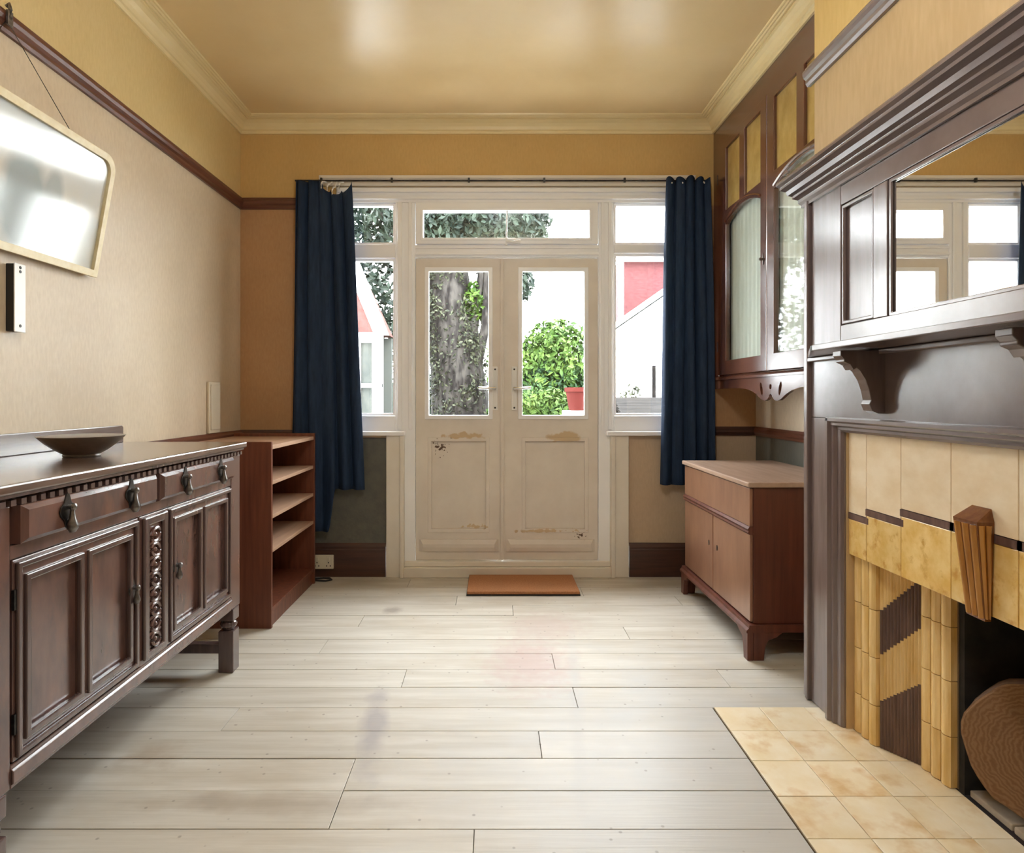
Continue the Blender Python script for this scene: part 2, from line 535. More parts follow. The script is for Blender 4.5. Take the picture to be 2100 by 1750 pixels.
    def build(self, name, m, parent=None, bevel=0.0, smooth=False, seg=2):
        if parent is not None:
            org = ORG[parent.name]
        else:
            xs, ys, zs = zip(*self.v)
            org = ((min(xs) + max(xs)) / 2, (min(ys) + max(ys)) / 2, min(zs))
        me = self.mesh(name, org, smooth)
        me.materials.append(MATS[m])
        o = bpy.data.objects.new(name, me)
        COL.objects.link(o)
        if parent is not None:
            o.parent = parent
        else:
            o.location = org
        ORG[o.name] = org
        if bevel:
            md = o.modifiers.new('bevel', 'BEVEL')
            md.width = bevel
            md.segments = seg
            md.limit_method = 'ANGLE'
            md.angle_limit = math.radians(40)
            md.harden_normals = False
        elif smooth:
            md = o.modifiers.new('edges', 'EDGE_SPLIT')
            md.split_angle = math.radians(42)
        return o


ORG = {}


def box(name, m, parent, x0, x1, y0, y1, z0, z1, bevel=0.0):
    return MB().box(x0, x1, y0, y1, z0, z1).build(name, m, parent, bevel)


def tag(o, label, cat, group=None, kind=None):
    o['label'] = label
    o['category'] = cat
    if group:
        o['group'] = group
    if kind:
        o['kind'] = kind
    return o


def empty(name, loc, label, cat, group=None, kind=None):
    o = bpy.data.objects.new(name, None)
    o.location = loc
    o.empty_display_size = 0.05
    COL.objects.link(o)
    ORG[o.name] = tuple(loc)
    return tag(o, label, cat, group, kind)


def inst(src, parent, off):
    """copy of a part sharing its mesh, moved by off"""
    c = src.copy()
    COL.objects.link(c)
    c.parent = parent
    c.location = Vector(src.location) + Vector(off)
    ORG[c.name] = ORG[src.name]
    return c


S = 'structure'
XL, XR, YB, YR, ZC = -1.557, 1.614, 3.90, -1.80, 2.80   # left wall, alcove wall, window wall, rear wall, ceiling
XB, XCUP = 1.17, 1.352                                   # chimney breast face, cupboard face
BY0, BY1 = 0.74, 2.31                                    # chimney breast extent

# ------------------------------------------------------------------ floor
fl = MB().box(XL - 0.1, XR + 0.1, YR - 0.1, 4.2, -0.09, -0.024).build('floor', 'skirting_wood')
tag(fl, 'bleached bare pine floorboards running across the room', 'floor', kind=S)
HX, HY0, HY1 = 0.78, 0.824, 2.246                        # hearth: room edge, near end, far end
rows = [1.614 + 0.158 * k for k in range(-22, 15)] + [3.9]
joints = {9: [0.42], 12: [-0.72, 0.35], 11: [-0.25], 13: [0.55, -0.95], 14: [-0.6], 10: [0.9]}
for i in range(len(rows) - 1):
    y0, y1 = max(rows[i], YR) + 0.0012, rows[i + 1] - 0.0012
    if y1 < YR + 0.03:
        continue
    hearth_row = y0 > HY0 - 0.01 and y1 < HY1 + 0.01
    xe = HX - 0.004 if hearth_row else XR - 0.004
    k = i - 22                       # row index: row 0 lies between 1.614 and 1.772
    js = {0: [-0.42], 1: [-0.42], 2: [0.148], 3: [-0.9], 4: [0.30], 5: [-0.35, 0.9], 6: [0.25], 7: [-0.75], 8: [0.62],
          9: [-0.65], 10: [0.1], 11: [-0.2, 1.0], 12: [0.5], 13: [-0.5]}.get(k, [random.uniform(-1, 0.6)])
    cuts = [XL + 0.004] + sorted(js) + [xe]
    for a, b_ in zip(cuts[:-1], cuts[1:]):
        dz = random.uniform(-0.0012, 0.0006)
        box('board', 'floor_boards', fl, a + 0.0009, b_ - 0.0009, y0, y1, -0.024, dz, bevel=0.0012)

# ------------------------------------------------------------------ walls
wl = MB().box(XL - 0.1, XL, YR - 0.1, YB + 0.3, 0, ZC + 0.05).build('wall_left', 'wallpaper')
tag(wl, 'left wall with beige textured wallpaper and yellow frieze above the picture rail', 'wall', kind=S)
wr = MB().box(XR, XR + 0.1, YR - 0.1, YB + 0.3, 0, ZC + 0.05).build('wall_right', 'wallpaper')
tag(wr, 'right alcove wall, beige paper above a dark lower half, behind the cupboards', 'wall', kind=S)

WX0, WX1, WZ1 = -0.97, 1.14, 2.396                       # window opening
wb = (MB().box(XL, WX0, YB, YB + 0.25, 0, ZC).box(WX1, XR, YB, YB + 0.25, 0, ZC).box(WX0, WX1, YB, YB + 0.25, WZ1, ZC)
      .box(WX0, -0.657, YB, YB + 0.25, 0, 0.87).box(0.828, WX1, YB, YB + 0.25, 0, 0.87)).build('wall_back', 'wallpaper_back_shaded')
tag(wb, 'window wall with wallpaper in a shaded, darker tan around the French doors', 'wall', kind=S)
box('dado_panel', 'dark_dado', wb, XL + 0.002, -0.660, YB - 0.006, YB - 0.0005, 0.19, 0.85)  # dark olive-grey lower wall left of the doors

br = MB().box(XB, XR - 0.001, BY0, BY1, 0.99, ZC).build('wall_breast', 'wallpaper_breast')
tag(br, 'chimney breast with tan wallpaper above the wooden overmantel', 'wall', kind=S)
br = MB().box(XB, XR - 0.001, 2.10, BY1, 0, 0.989).build('wall_breast_far', 'wallpaper_breast')
tag(br, 'foot of the chimney breast between the fireplace and the alcove cabinet', 'wall', kind=S)
br = MB().box(XB, XR - 0.001, BY0, 0.95, 0, 0.989).build('wall_breast_near', 'wallpaper_breast')
tag(br, 'foot of the chimney breast on the near side of the fireplace', 'wall', kind=S)
wrear = MB().box(XL, XR, YR - 0.1, YR, 0, ZC).build('wall_rear', 'wallpaper')
tag(wrear, 'papered rear wall behind the viewer', 'wall', kind=S)

ce = MB().box(XL - 0.1, XR + 0.1, YR - 0.1, YB + 0.3, ZC, ZC + 0.1).build('ceiling', 'ceiling_paint')
tag(ce, 'glossy cream yellow ceiling reflecting the window light', 'ceiling', kind=S)

# cornice: cove with a reeded ceiling band
CP = [(0, -0.082), (0.010, -0.082), (0.014, -0.074), (0.014, -0.066), (0.022, -0.062), (0.028, -0.045), (0.040, -0.028), (0.056, -0.018),
      (0.066, -0.016), (0.066, -0.010), (0.072, -0.013), (0.078, -0.013), (0.083, -0.007), (0.087, -0.012), (0.093, -0.012), (0.098, -0.005),
      (0.102, -0.009), (0.108, -0.008), (0.110, 0.0), (0, 0.0)]
t = MB().prism([(XL + u, ZC + z) for u, z in CP], 'y', YR, YB, s1=lambda a, b: -(a - XL)).build('trim_1', 'cornice_paint')
tag(t, 'moulded cream cornice along the left wall', 'cornice', kind=S)
t = MB().prism([(YB - u, ZC + z) for u, z in CP], 'x', XL, XCUP, s0=lambda a, b: (YB - a), s1=lambda a, b: -(YB - a)).build('trim_2', 'cornice_paint')
tag(t, 'moulded cream cornice above the window wall', 'cornice', kind=S)
t = MB().prism([(XCUP - u, ZC + z) for u, z in CP], 'y', BY1, YB, s1=lambda a, b: -(XCUP - a)).build('trim_3', 'cornice_paint')
tag(t, 'moulded cream cornice above the glazed alcove cupboard', 'cornice', kind=S)
t = MB().prism([(XB - u, ZC + z) for u, z in CP], 'y', BY0, BY1).build('trim_4', 'cornice_paint')
tag(t, 'moulded cream cornice along the chimney breast', 'cornice', kind=S)
# bulkhead above the cupboard
t = MB().box(XCUP + 0.001, XR - 0.001, BY1 + 0.001, YB - 0.001, 2.721, ZC - 0.0005).build('wall_bulkhead', 'cornice_paint')
tag(t, 'plastered bulkhead over the alcove cupboard', 'wall', kind=S)

# added fill lamp: an unseen opal globe that brightens the whole room
def lamp():
    m = bpy.data.materials.new('opal_glow')
    m.use_nodes = True
    b = m.node_tree.nodes['Principled BSDF']
    b.inputs['Base Color'].default_value = (0.9, 0.88, 0.82, 1)
    b.inputs['Emission Color'].default_value = (0.96, 0.98, 1.0, 1)
    b.inputs['Emission Strength'].default_value = 14
    MATS['opal_glow'] = m
    r = empty('fill_lamp', (0.12, 1.0, 2.25), 'added opal globe fill lamp, out of view below the ceiling', 'fill lamp')
    c = (0.12, 1.0, 2.38)
    MB().lathe(c, [(0.16 * math.sin(PI * k / 16), -0.16 * math.cos(PI * k / 16)) for k in range(1, 16)], 32).build('globe', 'opal_glow', r, smooth=True)
    MB().lathe((0.12, 1.0, 2.53), [(0.05, 0), (0.05, 0.04), (0.02, 0.05), (0.008, 0.055), (0.008, 0.25), (0.05, 0.255), (0.055, 0.2695)], 20).build('fitting', 'pewter', r, smooth=True)


lamp()

# picture rails
RP = [(0, 0), (0.012, 0), (0.018, 0.010), (0.018, 0.022), (0.026, 0.030), (0.030, 0.042), (0.030, 0.052), (0.022, 0.058), (0.020, 0.066), (0.012, 0.070), (0, 0.070)]
t = MB().prism([(XL + u, 2.255 + z) for u, z in RP], 'y', YR, YB, s1=lambda a, b: -(a - XL)).build('trim_5', 'rail_wood')
tag(t, 'dark brown wooden picture rail along the left wall', 'picture rail', kind=S)
t = MB().prism([(YB - u, 2.255 + z) for u, z in RP], 'x', XL, WX0 - 0.02, s0=lambda a, b: (YB - a)).build('trim_6', 'rail_wood')
tag(t, 'short brown picture rail left of the blue curtain', 'picture rail', kind=S)
t = MB().prism([(XB - u, 2.245 + z) for u, z in RP], 'y', BY0, BY1 + 0.03).build('trim_7', 'mantel_wood')
tag(t, 'grey brown picture rail across the chimney breast', 'picture rail', kind=S)
# dado rails
DP = [(0, 0), (0.010, 0), (0.014, 0.012), (0.022, 0.022), (0.022, 0.036), (0.014, 0.044), (0.010, 0.055), (0, 0.055)]
t = MB().prism([(XL + u, 0.845 + z) for u, z in DP], 'y', YR, YB, s1=lambda a, b: -(a - XL)).build('trim_8', 'rail_wood')
tag(t, 'brown dado rail along the left wall behind the sideboard', 'dado rail', kind=S)
t = MB().prism([(YB - u, 0.845 + z) for u, z in DP], 'x', XL, -0.98, s0=lambda a, b: (YB - a)).build('trim_9', 'skirting_wood')
tag(t, 'dark dado rail behind the blue curtain and bookcase', 'dado rail', kind=S)
t = MB().prism([(YB - u, 0.865 + z) for u, z in DP], 'x', 1.15, XR, s1=lambda a, b: -(YB - a)).build('trim_10', 'skirting_wood')
tag(t, 'dark dado rail on the window wall under the glazed cupboard', 'dado rail', kind=S)
t = MB().prism([(XR - u, 0.865 + z) for u, z in DP], 'y', BY1, YB, s1=lambda a, b: -(XR - a)).build('trim_11', 'rail_wood')
tag(t, 'brown dado rail on the alcove wall under the glazed cupboard', 'dado rail', kind=S)
# skirtings
KP = [(0, 0), (0.022, 0), (0.022, 0.165), (0.018, 0.172), (0.018, 0.182), (0.010, 0.195), (0.006, 0.205), (0, 0.205)]
t = MB().prism([(XL + u, z) for u, z in KP], 'y', YR, YB, s1=lambda a, b: -(a - XL)).build('baseboard_left', 'skirting_wood')
tag(t, 'dark brown skirting board along the left wall', 'baseboard', kind=S)
t = MB().prism([(YB - u, z) for u, z in KP], 'x', XL, -0.660, s0=lambda a, b: (YB - a)).build('baseboard_back', 'skirting_wood')
tag(t, 'dark brown skirting board left of the French doors', 'baseboard', kind=S)
t = MB().prism([(YB - u, z) for u, z in KP], 'x', 0.831, XR, s1=lambda a, b: -(YB - a)).build('baseboard_back_right', 'skirting_wood')
tag(t, 'dark brown skirting board right of the French doors', 'baseboard', kind=S)
t = MB().prism([(XR - u, z) for u, z in KP], 'y', BY1, YB, s1=lambda a, b: -(XR - a)).build('baseboard_right', 'skirting_wood')
tag(t, 'dark brown skirting board in the right alcove', 'baseboard', kind=S)

# ------------------------------------------------------------------ French doors and windows
fy0, fy1 = 3.905, 3.985                                   # frame depth
t = MB()
t.box(WX0 + 0.001, WX1 - 0.001, fy0, fy1, 2.30, WZ1 - 0.001)                     # head
t.box(WX0 + 0.001, -0.935, fy0, fy1, 0.985, 2.30).box(1.105, WX1 - 0.001, fy0, fy1, 0.985, 2.30)
t.box(-0.605, -0.482, fy0, fy1, 0.0, 2.30).box(0.647, 0.742, fy0, fy1, 0.0, 2.30)  # door posts
t.box(-0.482, 0.647, fy0, fy1, 1.962, 2.040)                                      # transom bar
t.box(-0.935, -0.605, fy0, fy1, 1.958, 2.042).box(0.742, 1.105, fy0, fy1, 1.988, 2.042)
t.box(WX0 + 0.001, -0.605, fy0, fy1, 0.885, 0.985).box(0.742, WX1 - 0.001, fy0, fy1, 0.885, 0.985)
fr = t.build('trim_12', 'white_paint', bevel=0.004)
tag(fr, 'white painted frame of the French doors and side windows', 'window frame', kind=S)
t = MB()
for xa, xb in ((-0.590, -0.562), (-0.522, -0.500), (0.660, 0.680), (0.705, 0.728)):
    t.box(xa, xb, fy0 - 0.016, fy0, 0.90, 2.30)
t.box(-0.482, 0.647, fy0 - 0.016, fy0, 1.975, 1.990).box(-0.482, 0.647, fy0 - 0.012, fy0, 2.015, 2.030)
t.box(WX0 + 0.01, WX1 - 0.01, fy0 - 0.014, fy0, 2.318, 2.338).box(WX0 + 0.01, WX1 - 0.01, fy0 - 0.02, fy0, 2.36, 2.385)
t.build('moulding', 'white_paint', fr, bevel=0.003)
MB().box(WX0 - 0.10, WX1 + 0.10, YB - 0.018, YB - 0.0005, WZ1, 2.462).box(WX0 - 0.09, WX1 + 0.09, YB - 0.026, YB - 0.0005, 2.44, 2.458).build('architrave', 'cream_paint', fr, bevel=0.003)
for nm, xa, xb in (('l', WX0 - 0.02, -0.54), ('r', 0.690, WX1 + 0.02)):
    MB().box(xa, xb, YB - 0.055, fy0 + 0.01, 0.866, 0.892).build('window_sill', 'white_paint', fr, bevel=0.006)
for xa, xb in ((-0.655, -0.546), (0.716, 0.826)):
    MB().box(xa, xb, YB - 0.035, fy0 - 0.0005, 0.0, 0.865).box(xa + 0.085 if xa < 0 else xa, xb if xa < 0 else xb - 0.085, YB - 0.05, YB - 0.03, 0.0, 0.865).build('door_casing', 'cream_paint', fr, bevel=0.004)
MB().box(-0.546, 0.716, YB - 0.045, fy1, 0.0, 0.062).box(-0.546, 0.716, YB - 0.02, fy1, 0.062, 0.092).build('threshold', 'cream_paint', fr, bevel=0.004)


def side_window(name, x0, x1, zsplit_lo, zsplit_hi, label):
    w = empty(name, ((x0 + x1) / 2, 3.95, 0.985), label, 'window', kind=S)
    for z0, z1 in ((0.985, zsplit_lo), (zsplit_hi, 2.30)):
        b = 0.016
        s = MB().plate([(x0 + .001, z0 + .001), (x1 - .001, z0 + .001), (x1 - .001, z1 - .001), (x0 + .001, z1 - .001)],
                       [[(x0 + b, z0 + b), (x1 - b, z0 + b), (x1 - b, z1 - b), (x0 + b, z1 - b)]], 3.922, 3.96, lambda a, b_, c: (a, c, b_)).build('sash', 'white_paint', w)
        box('pane', 'window_glass', s, x0 + b, x1 - b, 3.944, 3.948, z0 + b, z1 - b)
    return w


side_window('window_1', -0.935, -0.605, 1.958, 2.042, 'narrow side window left of the French doors beside the blue curtain')
w2 = side_window('window_2', 0.742, 1.105, 1.988, 2.042, 'narrow side window right of the French doors')

# opening light over the doors
w3 = empty('window_3', (0.08, 3.95, 2.04), 'wide low opening light above the French doors', 'window', kind=S)
s = MB().plate([(-0.478, 2.042), (0.643, 2.042), (0.643, 2.298), (-0.478, 2.298)],
               [[(-0.432, 2.078), (0.588, 2.078), (0.588, 2.246), (-0.432, 2.246)]], 3.893, 3.95, lambda a, b, c: (a, c, b)).build('sash', 'white_paint', w3, bevel=0.004)
MB().plate([(-0.446, 2.064), (0.602, 2.064), (0.602, 2.260), (-0.446, 2.260)],
           [[(-0.432, 2.078), (0.588, 2.078), (0.588, 2.246), (-0.432, 2.246)]], 3.884, 3.893, lambda a, b, c: (a, c, b)).build('glazing_bead', 'white_paint', s, bevel=0.002)
box('pane', 'window_glass', s, -0.432, 0.588, 3.925, 3.929, 2.078, 2.246)
st = MB().box(0.072, 0.086, 3.868, 3.884, 2.030, 2.075).tube([(0.079, 3.876, 2.075), (0.08, 3.862, 2.11), (0.082, 3.874, 2.24)], 0.006)
st.tube([(0.079, 3.868, 2.052), (0.12, 3.862, 2.046), (0.165, 3.862, 2.050)], [0.006, 0.008, 0.011])
st.build('window_stay', 'white_plastic', s, smooth=True)


def door(name, x0, x1, gx0, gx1, px0, px1, m, label, hx, sgn):
    z0, z1, gz0, gz1 = 0.095, 1.958, 0.986, 1.880
    dz0, dz1 = 0.275, 0.84
    root = empty(name, ((x0 + x1) / 2, 3.93, z0), label, 'door', kind=S)
    R4 = lambda a, b, c, d: [(a, c), (b, c), (b, d), (a, d)]
    fn = lambda a, b, c: (a, c, b)
    lf = MB().plate(R4(x0, x1, z0, z1), [R4(gx0, gx1, gz0, gz1), R4(px0, px1, dz0, dz1)], 3.915, 3.955, fn).build('door_leaf', m, root, bevel=0.003)
    MB().plate(R4(gx0 - .022, gx1 + .022, gz0 - .022, gz1 + .022), [R4(gx0 + .004, gx1 - .004, gz0 + .004, gz1 - .004)], 3.905, 3.925, fn).build('glazing_bead', 'white_paint', lf, bevel=0.004)
    box('pane', 'window_glass', root, gx0, gx1, 3.938, 3.942, gz0, gz1)
    pn = MB().box(px0, px1, 3.930, 3.945, dz0, dz1).build('panel', m, root)
    MB().plate(R4(px0 - .012, px1 + .012, dz0 - .012, dz1 + .012), [R4(px0 + .012, px1 - .012, dz0 + .012, dz1 - .012)], 3.910, 3.932, fn).build('panel_moulding', m, pn, bevel=0.004)
    # weather bar along the foot with mitred ends
    MB().prism([(3.915, 0.150), (3.905, 0.150), (3.898, 0.175), (3.898, 0.195), (3.908, 0.222), (3.915, 0.222)], 'x', x0 + 0.02, x1 - 0.02,
               s0=lambda a, b: (3.915 - a) * 1.5, s1=lambda a, b: -(3.915 - a) * 1.5).build('weather_bar', m, root)
    # lever handle on a long plate
    h = MB().box(hx - 0.017, hx + 0.017, 3.903, 3.9145, 1.02, 1.29).build('handle_plate', 'white_plastic', root, bevel=0.004)
    MB().tube([(hx, 3.903, 1.155), (hx, 3.872, 1.155), (hx + sgn * 0.03, 3.866, 1.155), (hx + sgn * 0.10, 3.868, 1.158)], [0.010, 0.009, 0.009, 0.008], 10).build('lever', 'chrome', h, smooth=True)
    for zz in (1.035, 1.272):
        MB().lathe((hx, 3.9025, zz), [(0.006, 0), (0.005, -0.003)], 10, 'y').build('screw', 'iron', h)
    return root


d1 = door('door_1', -0.480, 0.052, -0.402, -0.027, -0.394, -0.036, 'door_paint_flaked',
          'left French door with flaking cream paint on its lower panel', 0.010, -1)
d2 = door('door_2', 0.058, 0.645, 0.174, 0.564, 0.186, 0.575, 'door_paint_stained',
          'right French door with a stained lower panel', 0.128, 1)
MB().box(0.040, 0.066, 3.900, 3.9145, 0.10, 1.955).box(0.046, 0.060, 3.893, 3.900, 0.10, 1.955).build('astragal', 'door_paint', d1, bevel=0.003)

# ------------------------------------------------------------------ sideboard (left)
SY0, SY1, SX, SXB = 1.28, 2.60, -1.04, -1.525
sb = empty('sideboard', ((SX + SXB) / 2, (SY0 + SY1) / 2, 0), 'long dark carved oak sideboard against the left wall', 'sideboard')
MB().box(SXB, -1.018, SY0 - 0.02, SY1 + 0.02, 0.893, 0.916).build('top', 'oak_top', sb, bevel=0.005)
bk = [(SY0 - 0.0, 0.9165), (SY1 - 0.02, 0.9165), (SY1 - 0.02, 0.978), (SY1 - 0.03, 0.986), (SY0, 0.986)]
MB().plate(bk, [], SXB, SXB + 0.020, lambda a, b, c: (c, a, b)).build('back_upstand', 'oak_top', sb, bevel=0.003)
MB().prism([(SX, 0.880), (-1.024, 0.886), (-1.024, 0.8925), (SXB + 0.02, 0.8925), (SXB + 0.02, 0.880)], 'y', SY0, SY1).build('top_moulding', 'oak_dark', sb)
MB().box(SXB, SX - 0.012, SY0 + 0.01, SY1 - 0.01, 0.262, 0.8795).build('carcass', 'oak_side', sb)
dn = MB().box(-1.0400, -1.0285, SY0 + 0.012, SY0 + 0.027, 0.8665, 0.8795).build('dentil', 'oak_dark', sb)
for k in range(1, 44):
    inst(dn, sb, (0, 0.0299 * k, 0))
# end posts carried down as legs
for y0, y1 in ((SY0, SY0 + 0.085), (SY1 - 0.085, SY1)):
    MB().box(SX - 0.05, SX, y0, y1, 0.254, 0.866).build('corner_post', 'oak_side', sb, bevel=0.003)
    ym = (y0 + y1) / 2
    for xf in (SX - 0.028, SXB + 0.030):
        lg = MB()
        w = 0.030
        lg.box(xf - w, xf + w, ym - w, ym + w, 0.205, 0.2535)
        lg.lathe((xf, ym, 0), [(0.020, 0.205), (0.031, 0.196), (0.033, 0.183), (0.024, 0.172), (0.020, 0.165)], 16)
        lg.box(xf - w, xf + w, ym - w, ym + w, 0.0, 0.165)
        lg.build('leg', 'oak_dark', sb, bevel=0.003)
    MB().box(SXB + 0.062, SX - 0.060, ym - 0.018, ym + 0.018, 0.072, 0.110).build('stretcher', 'oak_dark', sb, bevel=0.003)
MB().box(SXB + 0.015, SXB + 0.045, SY0 + 0.09, SY1 - 0.09, 0.072, 0.110).build('stretcher', 'oak_dark', sb, bevel=0.003)
# rails
MB().box(SX - 0.05, SX, SY0 + 0.0855, SY1 - 0.0855, 0.254, 0.305).prism([(SX, 0.262), (SX + 0.006, 0.266), (SX + 0.006, 0.292), (SX, 0.298)], 'y', SY0 + 0.0855, SY1 - 0.0855).build('bottom_rail', 'oak_side', sb, bevel=0.002)
MB().box(SX - 0.05, SX - 0.002, SY0 + 0.0855, SY1 - 0.0855, 0.748, 0.778).build('mid_rail', 'oak_side', sb, bevel=0.002)


def drop_pull(root_part, x, y, z, s=1.0, knob=False):
    pl = []
    for k in range(24):
        a = 2 * PI * k / 24
        r = 0.024 * s * (1 + 0.22 * math.cos(4 * a))
        pl.append((y + 0.8 * r * math.sin(a), z + 1.25 * r * math.cos(a)))
    h = MB().plate(pl, [], x + 0.0005, x + 0.004, lambda a, b, c: (c, a, b)).build('handle_plate', 'iron', root_part, bevel=0.001)
    d = MB().lathe((x + 0.004, y, z + 0.008 * s), [(0.006, 0), (0.006, 0.009), (0.009, 0.012), (0.008, 0.017), (0.003, 0.020)], 12, 'x')
    d.lathe((x + 0.014, y, z - 0.040 * s), [(0.001, -0.004), (0.006 * s, -0.002), (0.0105 * s, 0.006 * s), (0.0105 * s, 0.013 * s), (0.006 * s, 0.026 * s), (0.0035 * s, 0.044 * s)], 12)
    d.build('drop', 'pewter', root_part, smooth=True)


for y0, y1, pulls in ((1.378, 1.930, (1.512, 1.778)), (1.952, 2.502, (2.090, 2.362))):
    pf = MB()
    R = lambda d: [(y0 + d, 0.780 + d), (y1 - d, 0.780 + d), (y1 - d, 0.8655 - d), (y0 + d, 0.8655 - d)]
    pf.box(SX - 0.03, SX + 0.012, y0, y1, 0.780, 0.8655)
    # raised bevelled field
    n0 = len(pf.v)
    ins = 0.012
    pf.add([(SX + 0.012, a, b) for a, b in R(0.002)] + [(SX + 0.022, a, b) for a, b in R(ins)], [(0, 1, 5, 4), (1, 2, 6, 5), (2, 3, 7, 6), (3, 0, 4, 7), (4, 5, 6, 7)])
    dr = pf.build('drawer', 'oak_side', sb)
    for py in pulls:
        drop_pull(dr, SX + 0.022, py, 0.829, 1.2)


def sb_door(y0, y1, hy):
    z0, z1 = 0.308, 0.746
    ym = (y0 + y1) / 2
    a0, a1, b0, b1 = y0 + 0.045, ym - 0.020, ym + 0.020, y1 - 0.045
    pz0, pz1 = z0 + 0.045, z1 - 0.050
    Rr = lambda p, q, r, s_: [(p, r), (q, r), (q, s_), (p, s_)]
    fn = lambda a, b, c: (c, a, b)
    d = MB().plate(Rr(y0, y1, z0, z1), [Rr(a0, a1, pz0, pz1), Rr(b0, b1, pz0, pz1)], SX - 0.03, SX - 0.001, fn).build('door', 'oak_side', sb, bevel=0.002)
    for p, q in ((a0, a1), (b0, b1)):
        box('panel', 'oak_side', d, SX - 0.028, SX - 0.018, p - 0.001, q + 0.001, pz0 - 0.001, pz1 + 0.001)
    # applied mouldings
    fr_ = MB().plate(Rr(y0 + 0.006, y1 - 0.006, z0 + 0.006, z1 - 0.006), [Rr(y0 + 0.020, y1 - 0.020, z0 + 0.020, z1 - 0.020)], SX - 0.001, SX + 0.008, fn)
    for p, q in ((a0, a1), (b0, b1)):
        fr_.plate(Rr(p - 0.012, q + 0.012, pz0 - 0.012, pz1 + 0.012), [Rr(p + 0.004, q - 0.004, pz0 + 0.004, pz1 - 0.004)], SX - 0.006, SX + 0.006, fn)
    fr_.build('moulding', 'oak_dark', d, bevel=0.003)
    drop_pull(d, SX + 0.001, hy, 0.545, 0.9)
    hy2 = y0 + 0.003 if hy > ym else y1 - 0.003
    for zz in (0.39, 0.66):
        box('hinge', 'iron', d, SX - 0.003, SX + 0.004, hy2 - 0.004, hy2 + 0.004, zz - 0.022, zz + 0.022)


sb_door(1.372, 1.856, 1.822)
sb_door(2.024, 2.508, 2.070)
cp = MB().box(SX - 0.04, SX + 0.001, 1.860, 2.020, 0.306, 0.747).build('centre_panel', 'oak_side', sb, bevel=0.002)
MB().plate([(1.872, 0.318), (2.008, 0.318), (2.008, 0.742), (1.872, 0.742)], [[(1.900, 0.338), (1.980, 0.338), (1.980, 0.715), (1.900, 0.715)]], SX + 0.001, SX + 0.012, lambda a, b, c: (c, a, b)).build('moulding', 'oak_dark', cp, bevel=0.005)
cv = MB()
for k in range(8):
    zc = 0.362 + k * 0.0455
    sg = 1 if k % 2 else -1
    cv.tube([(SX + 0.006, 1.940 + 0.024 * math.cos(a) + sg * 0.006 * math.sin(a), zc + 0.020 * math.sin(a)) for a in [2 * PI * i / 14 for i in range(14)]], 0.0055, 6, closed=True)
    cv.lathe((SX + 0.002, 1.940, zc), [(0.0085, 0), (0.007, 0.005), (0.003, 0.008)], 8, 'x')
    if k < 7:
        for s_ in (-1, 1):
            cv.tube([(SX + 0.004, 1.940 + s_ * 0.006, zc + 0.0228), (SX + 0.007, 1.940 + s_ * 0.022, zc + 0.026), (SX + 0.003, 1.940 + s_ * 0.031, zc + 0.018)], [0.003, 0.005, 0.002], 6)
cv.build('carving', 'oak_side', cp, smooth=True)

# bowl on the sideboard
bw = empty('bowl', (-1.279, 1.97, 0.9165), 'shallow flared grey wooden bowl on the sideboard top', 'bowl')
c = (-1.279, 1.97, 0.9165)
MB().lathe(c, [(0.050, 0.0), (0.052, 0.004), (0.050, 0.008), (0.072, 0.021), (0.096, 0.040), (0.114, 0.058), (0.119, 0.064), (0.116, 0.065)], 48).build('outer_shell', 'bowl_out', bw, smooth=True)
MB().lathe(c, [(0.116, 0.0651), (0.106, 0.053), (0.090, 0.039), (0.066, 0.024), (0.042, 0.015), (0.002, 0.012)], 48, cap=False).build('inner_surface', 'bowl_in', bw, smooth=True)

# ------------------------------------------------------------------ bookcase
bc = empty('bookcase', (-1.29, 3.385, 0), 'low open mahogany bookcase between the sideboard and the curtain', 'bookcase')
BX0, BX1, BYA, BYB = -1.530, -1.055, 3.010, 3.755
for ya, yb in ((BYA, BYA + 0.020), (BYB - 0.020, BYB)):
    box('side', 'bookcase_wood', bc, BX0, BX1, ya, yb, 0, 0.888, 0.002)
box('top', 'bookcase_shelf', bc, BX0, BX1 - 0.004, BYA + 0.0205, BYB - 0.0205, 0.850, 0.870, 0.002)
for zz in (0.690, 0.527, 0.364):
    box('shelf', 'bookcase_shelf', bc, BX0 + 0.013, BX1 - 0.006, BYA + 0.0205, BYB - 0.0205, zz - 0.010, zz + 0.008, 0.002)
box('bottom_shelf', 'bookcase_wood', bc, BX0 + 0.013, BX1 - 0.006, BYA + 0.0205, BYB - 0.0205, 0.070, 0.090, 0.002)
box('plinth', 'bookcase_wood', bc, BX1 - 0.030, BX1 - 0.012, BYA + 0.0205, BYB - 0.0205, 0, 0.0695)
box('back_panel', 'bookcase_wood', bc, BX0, BX0 + 0.012, BYA + 0.0205, BYB - 0.0205, 0.02, 0.8495)

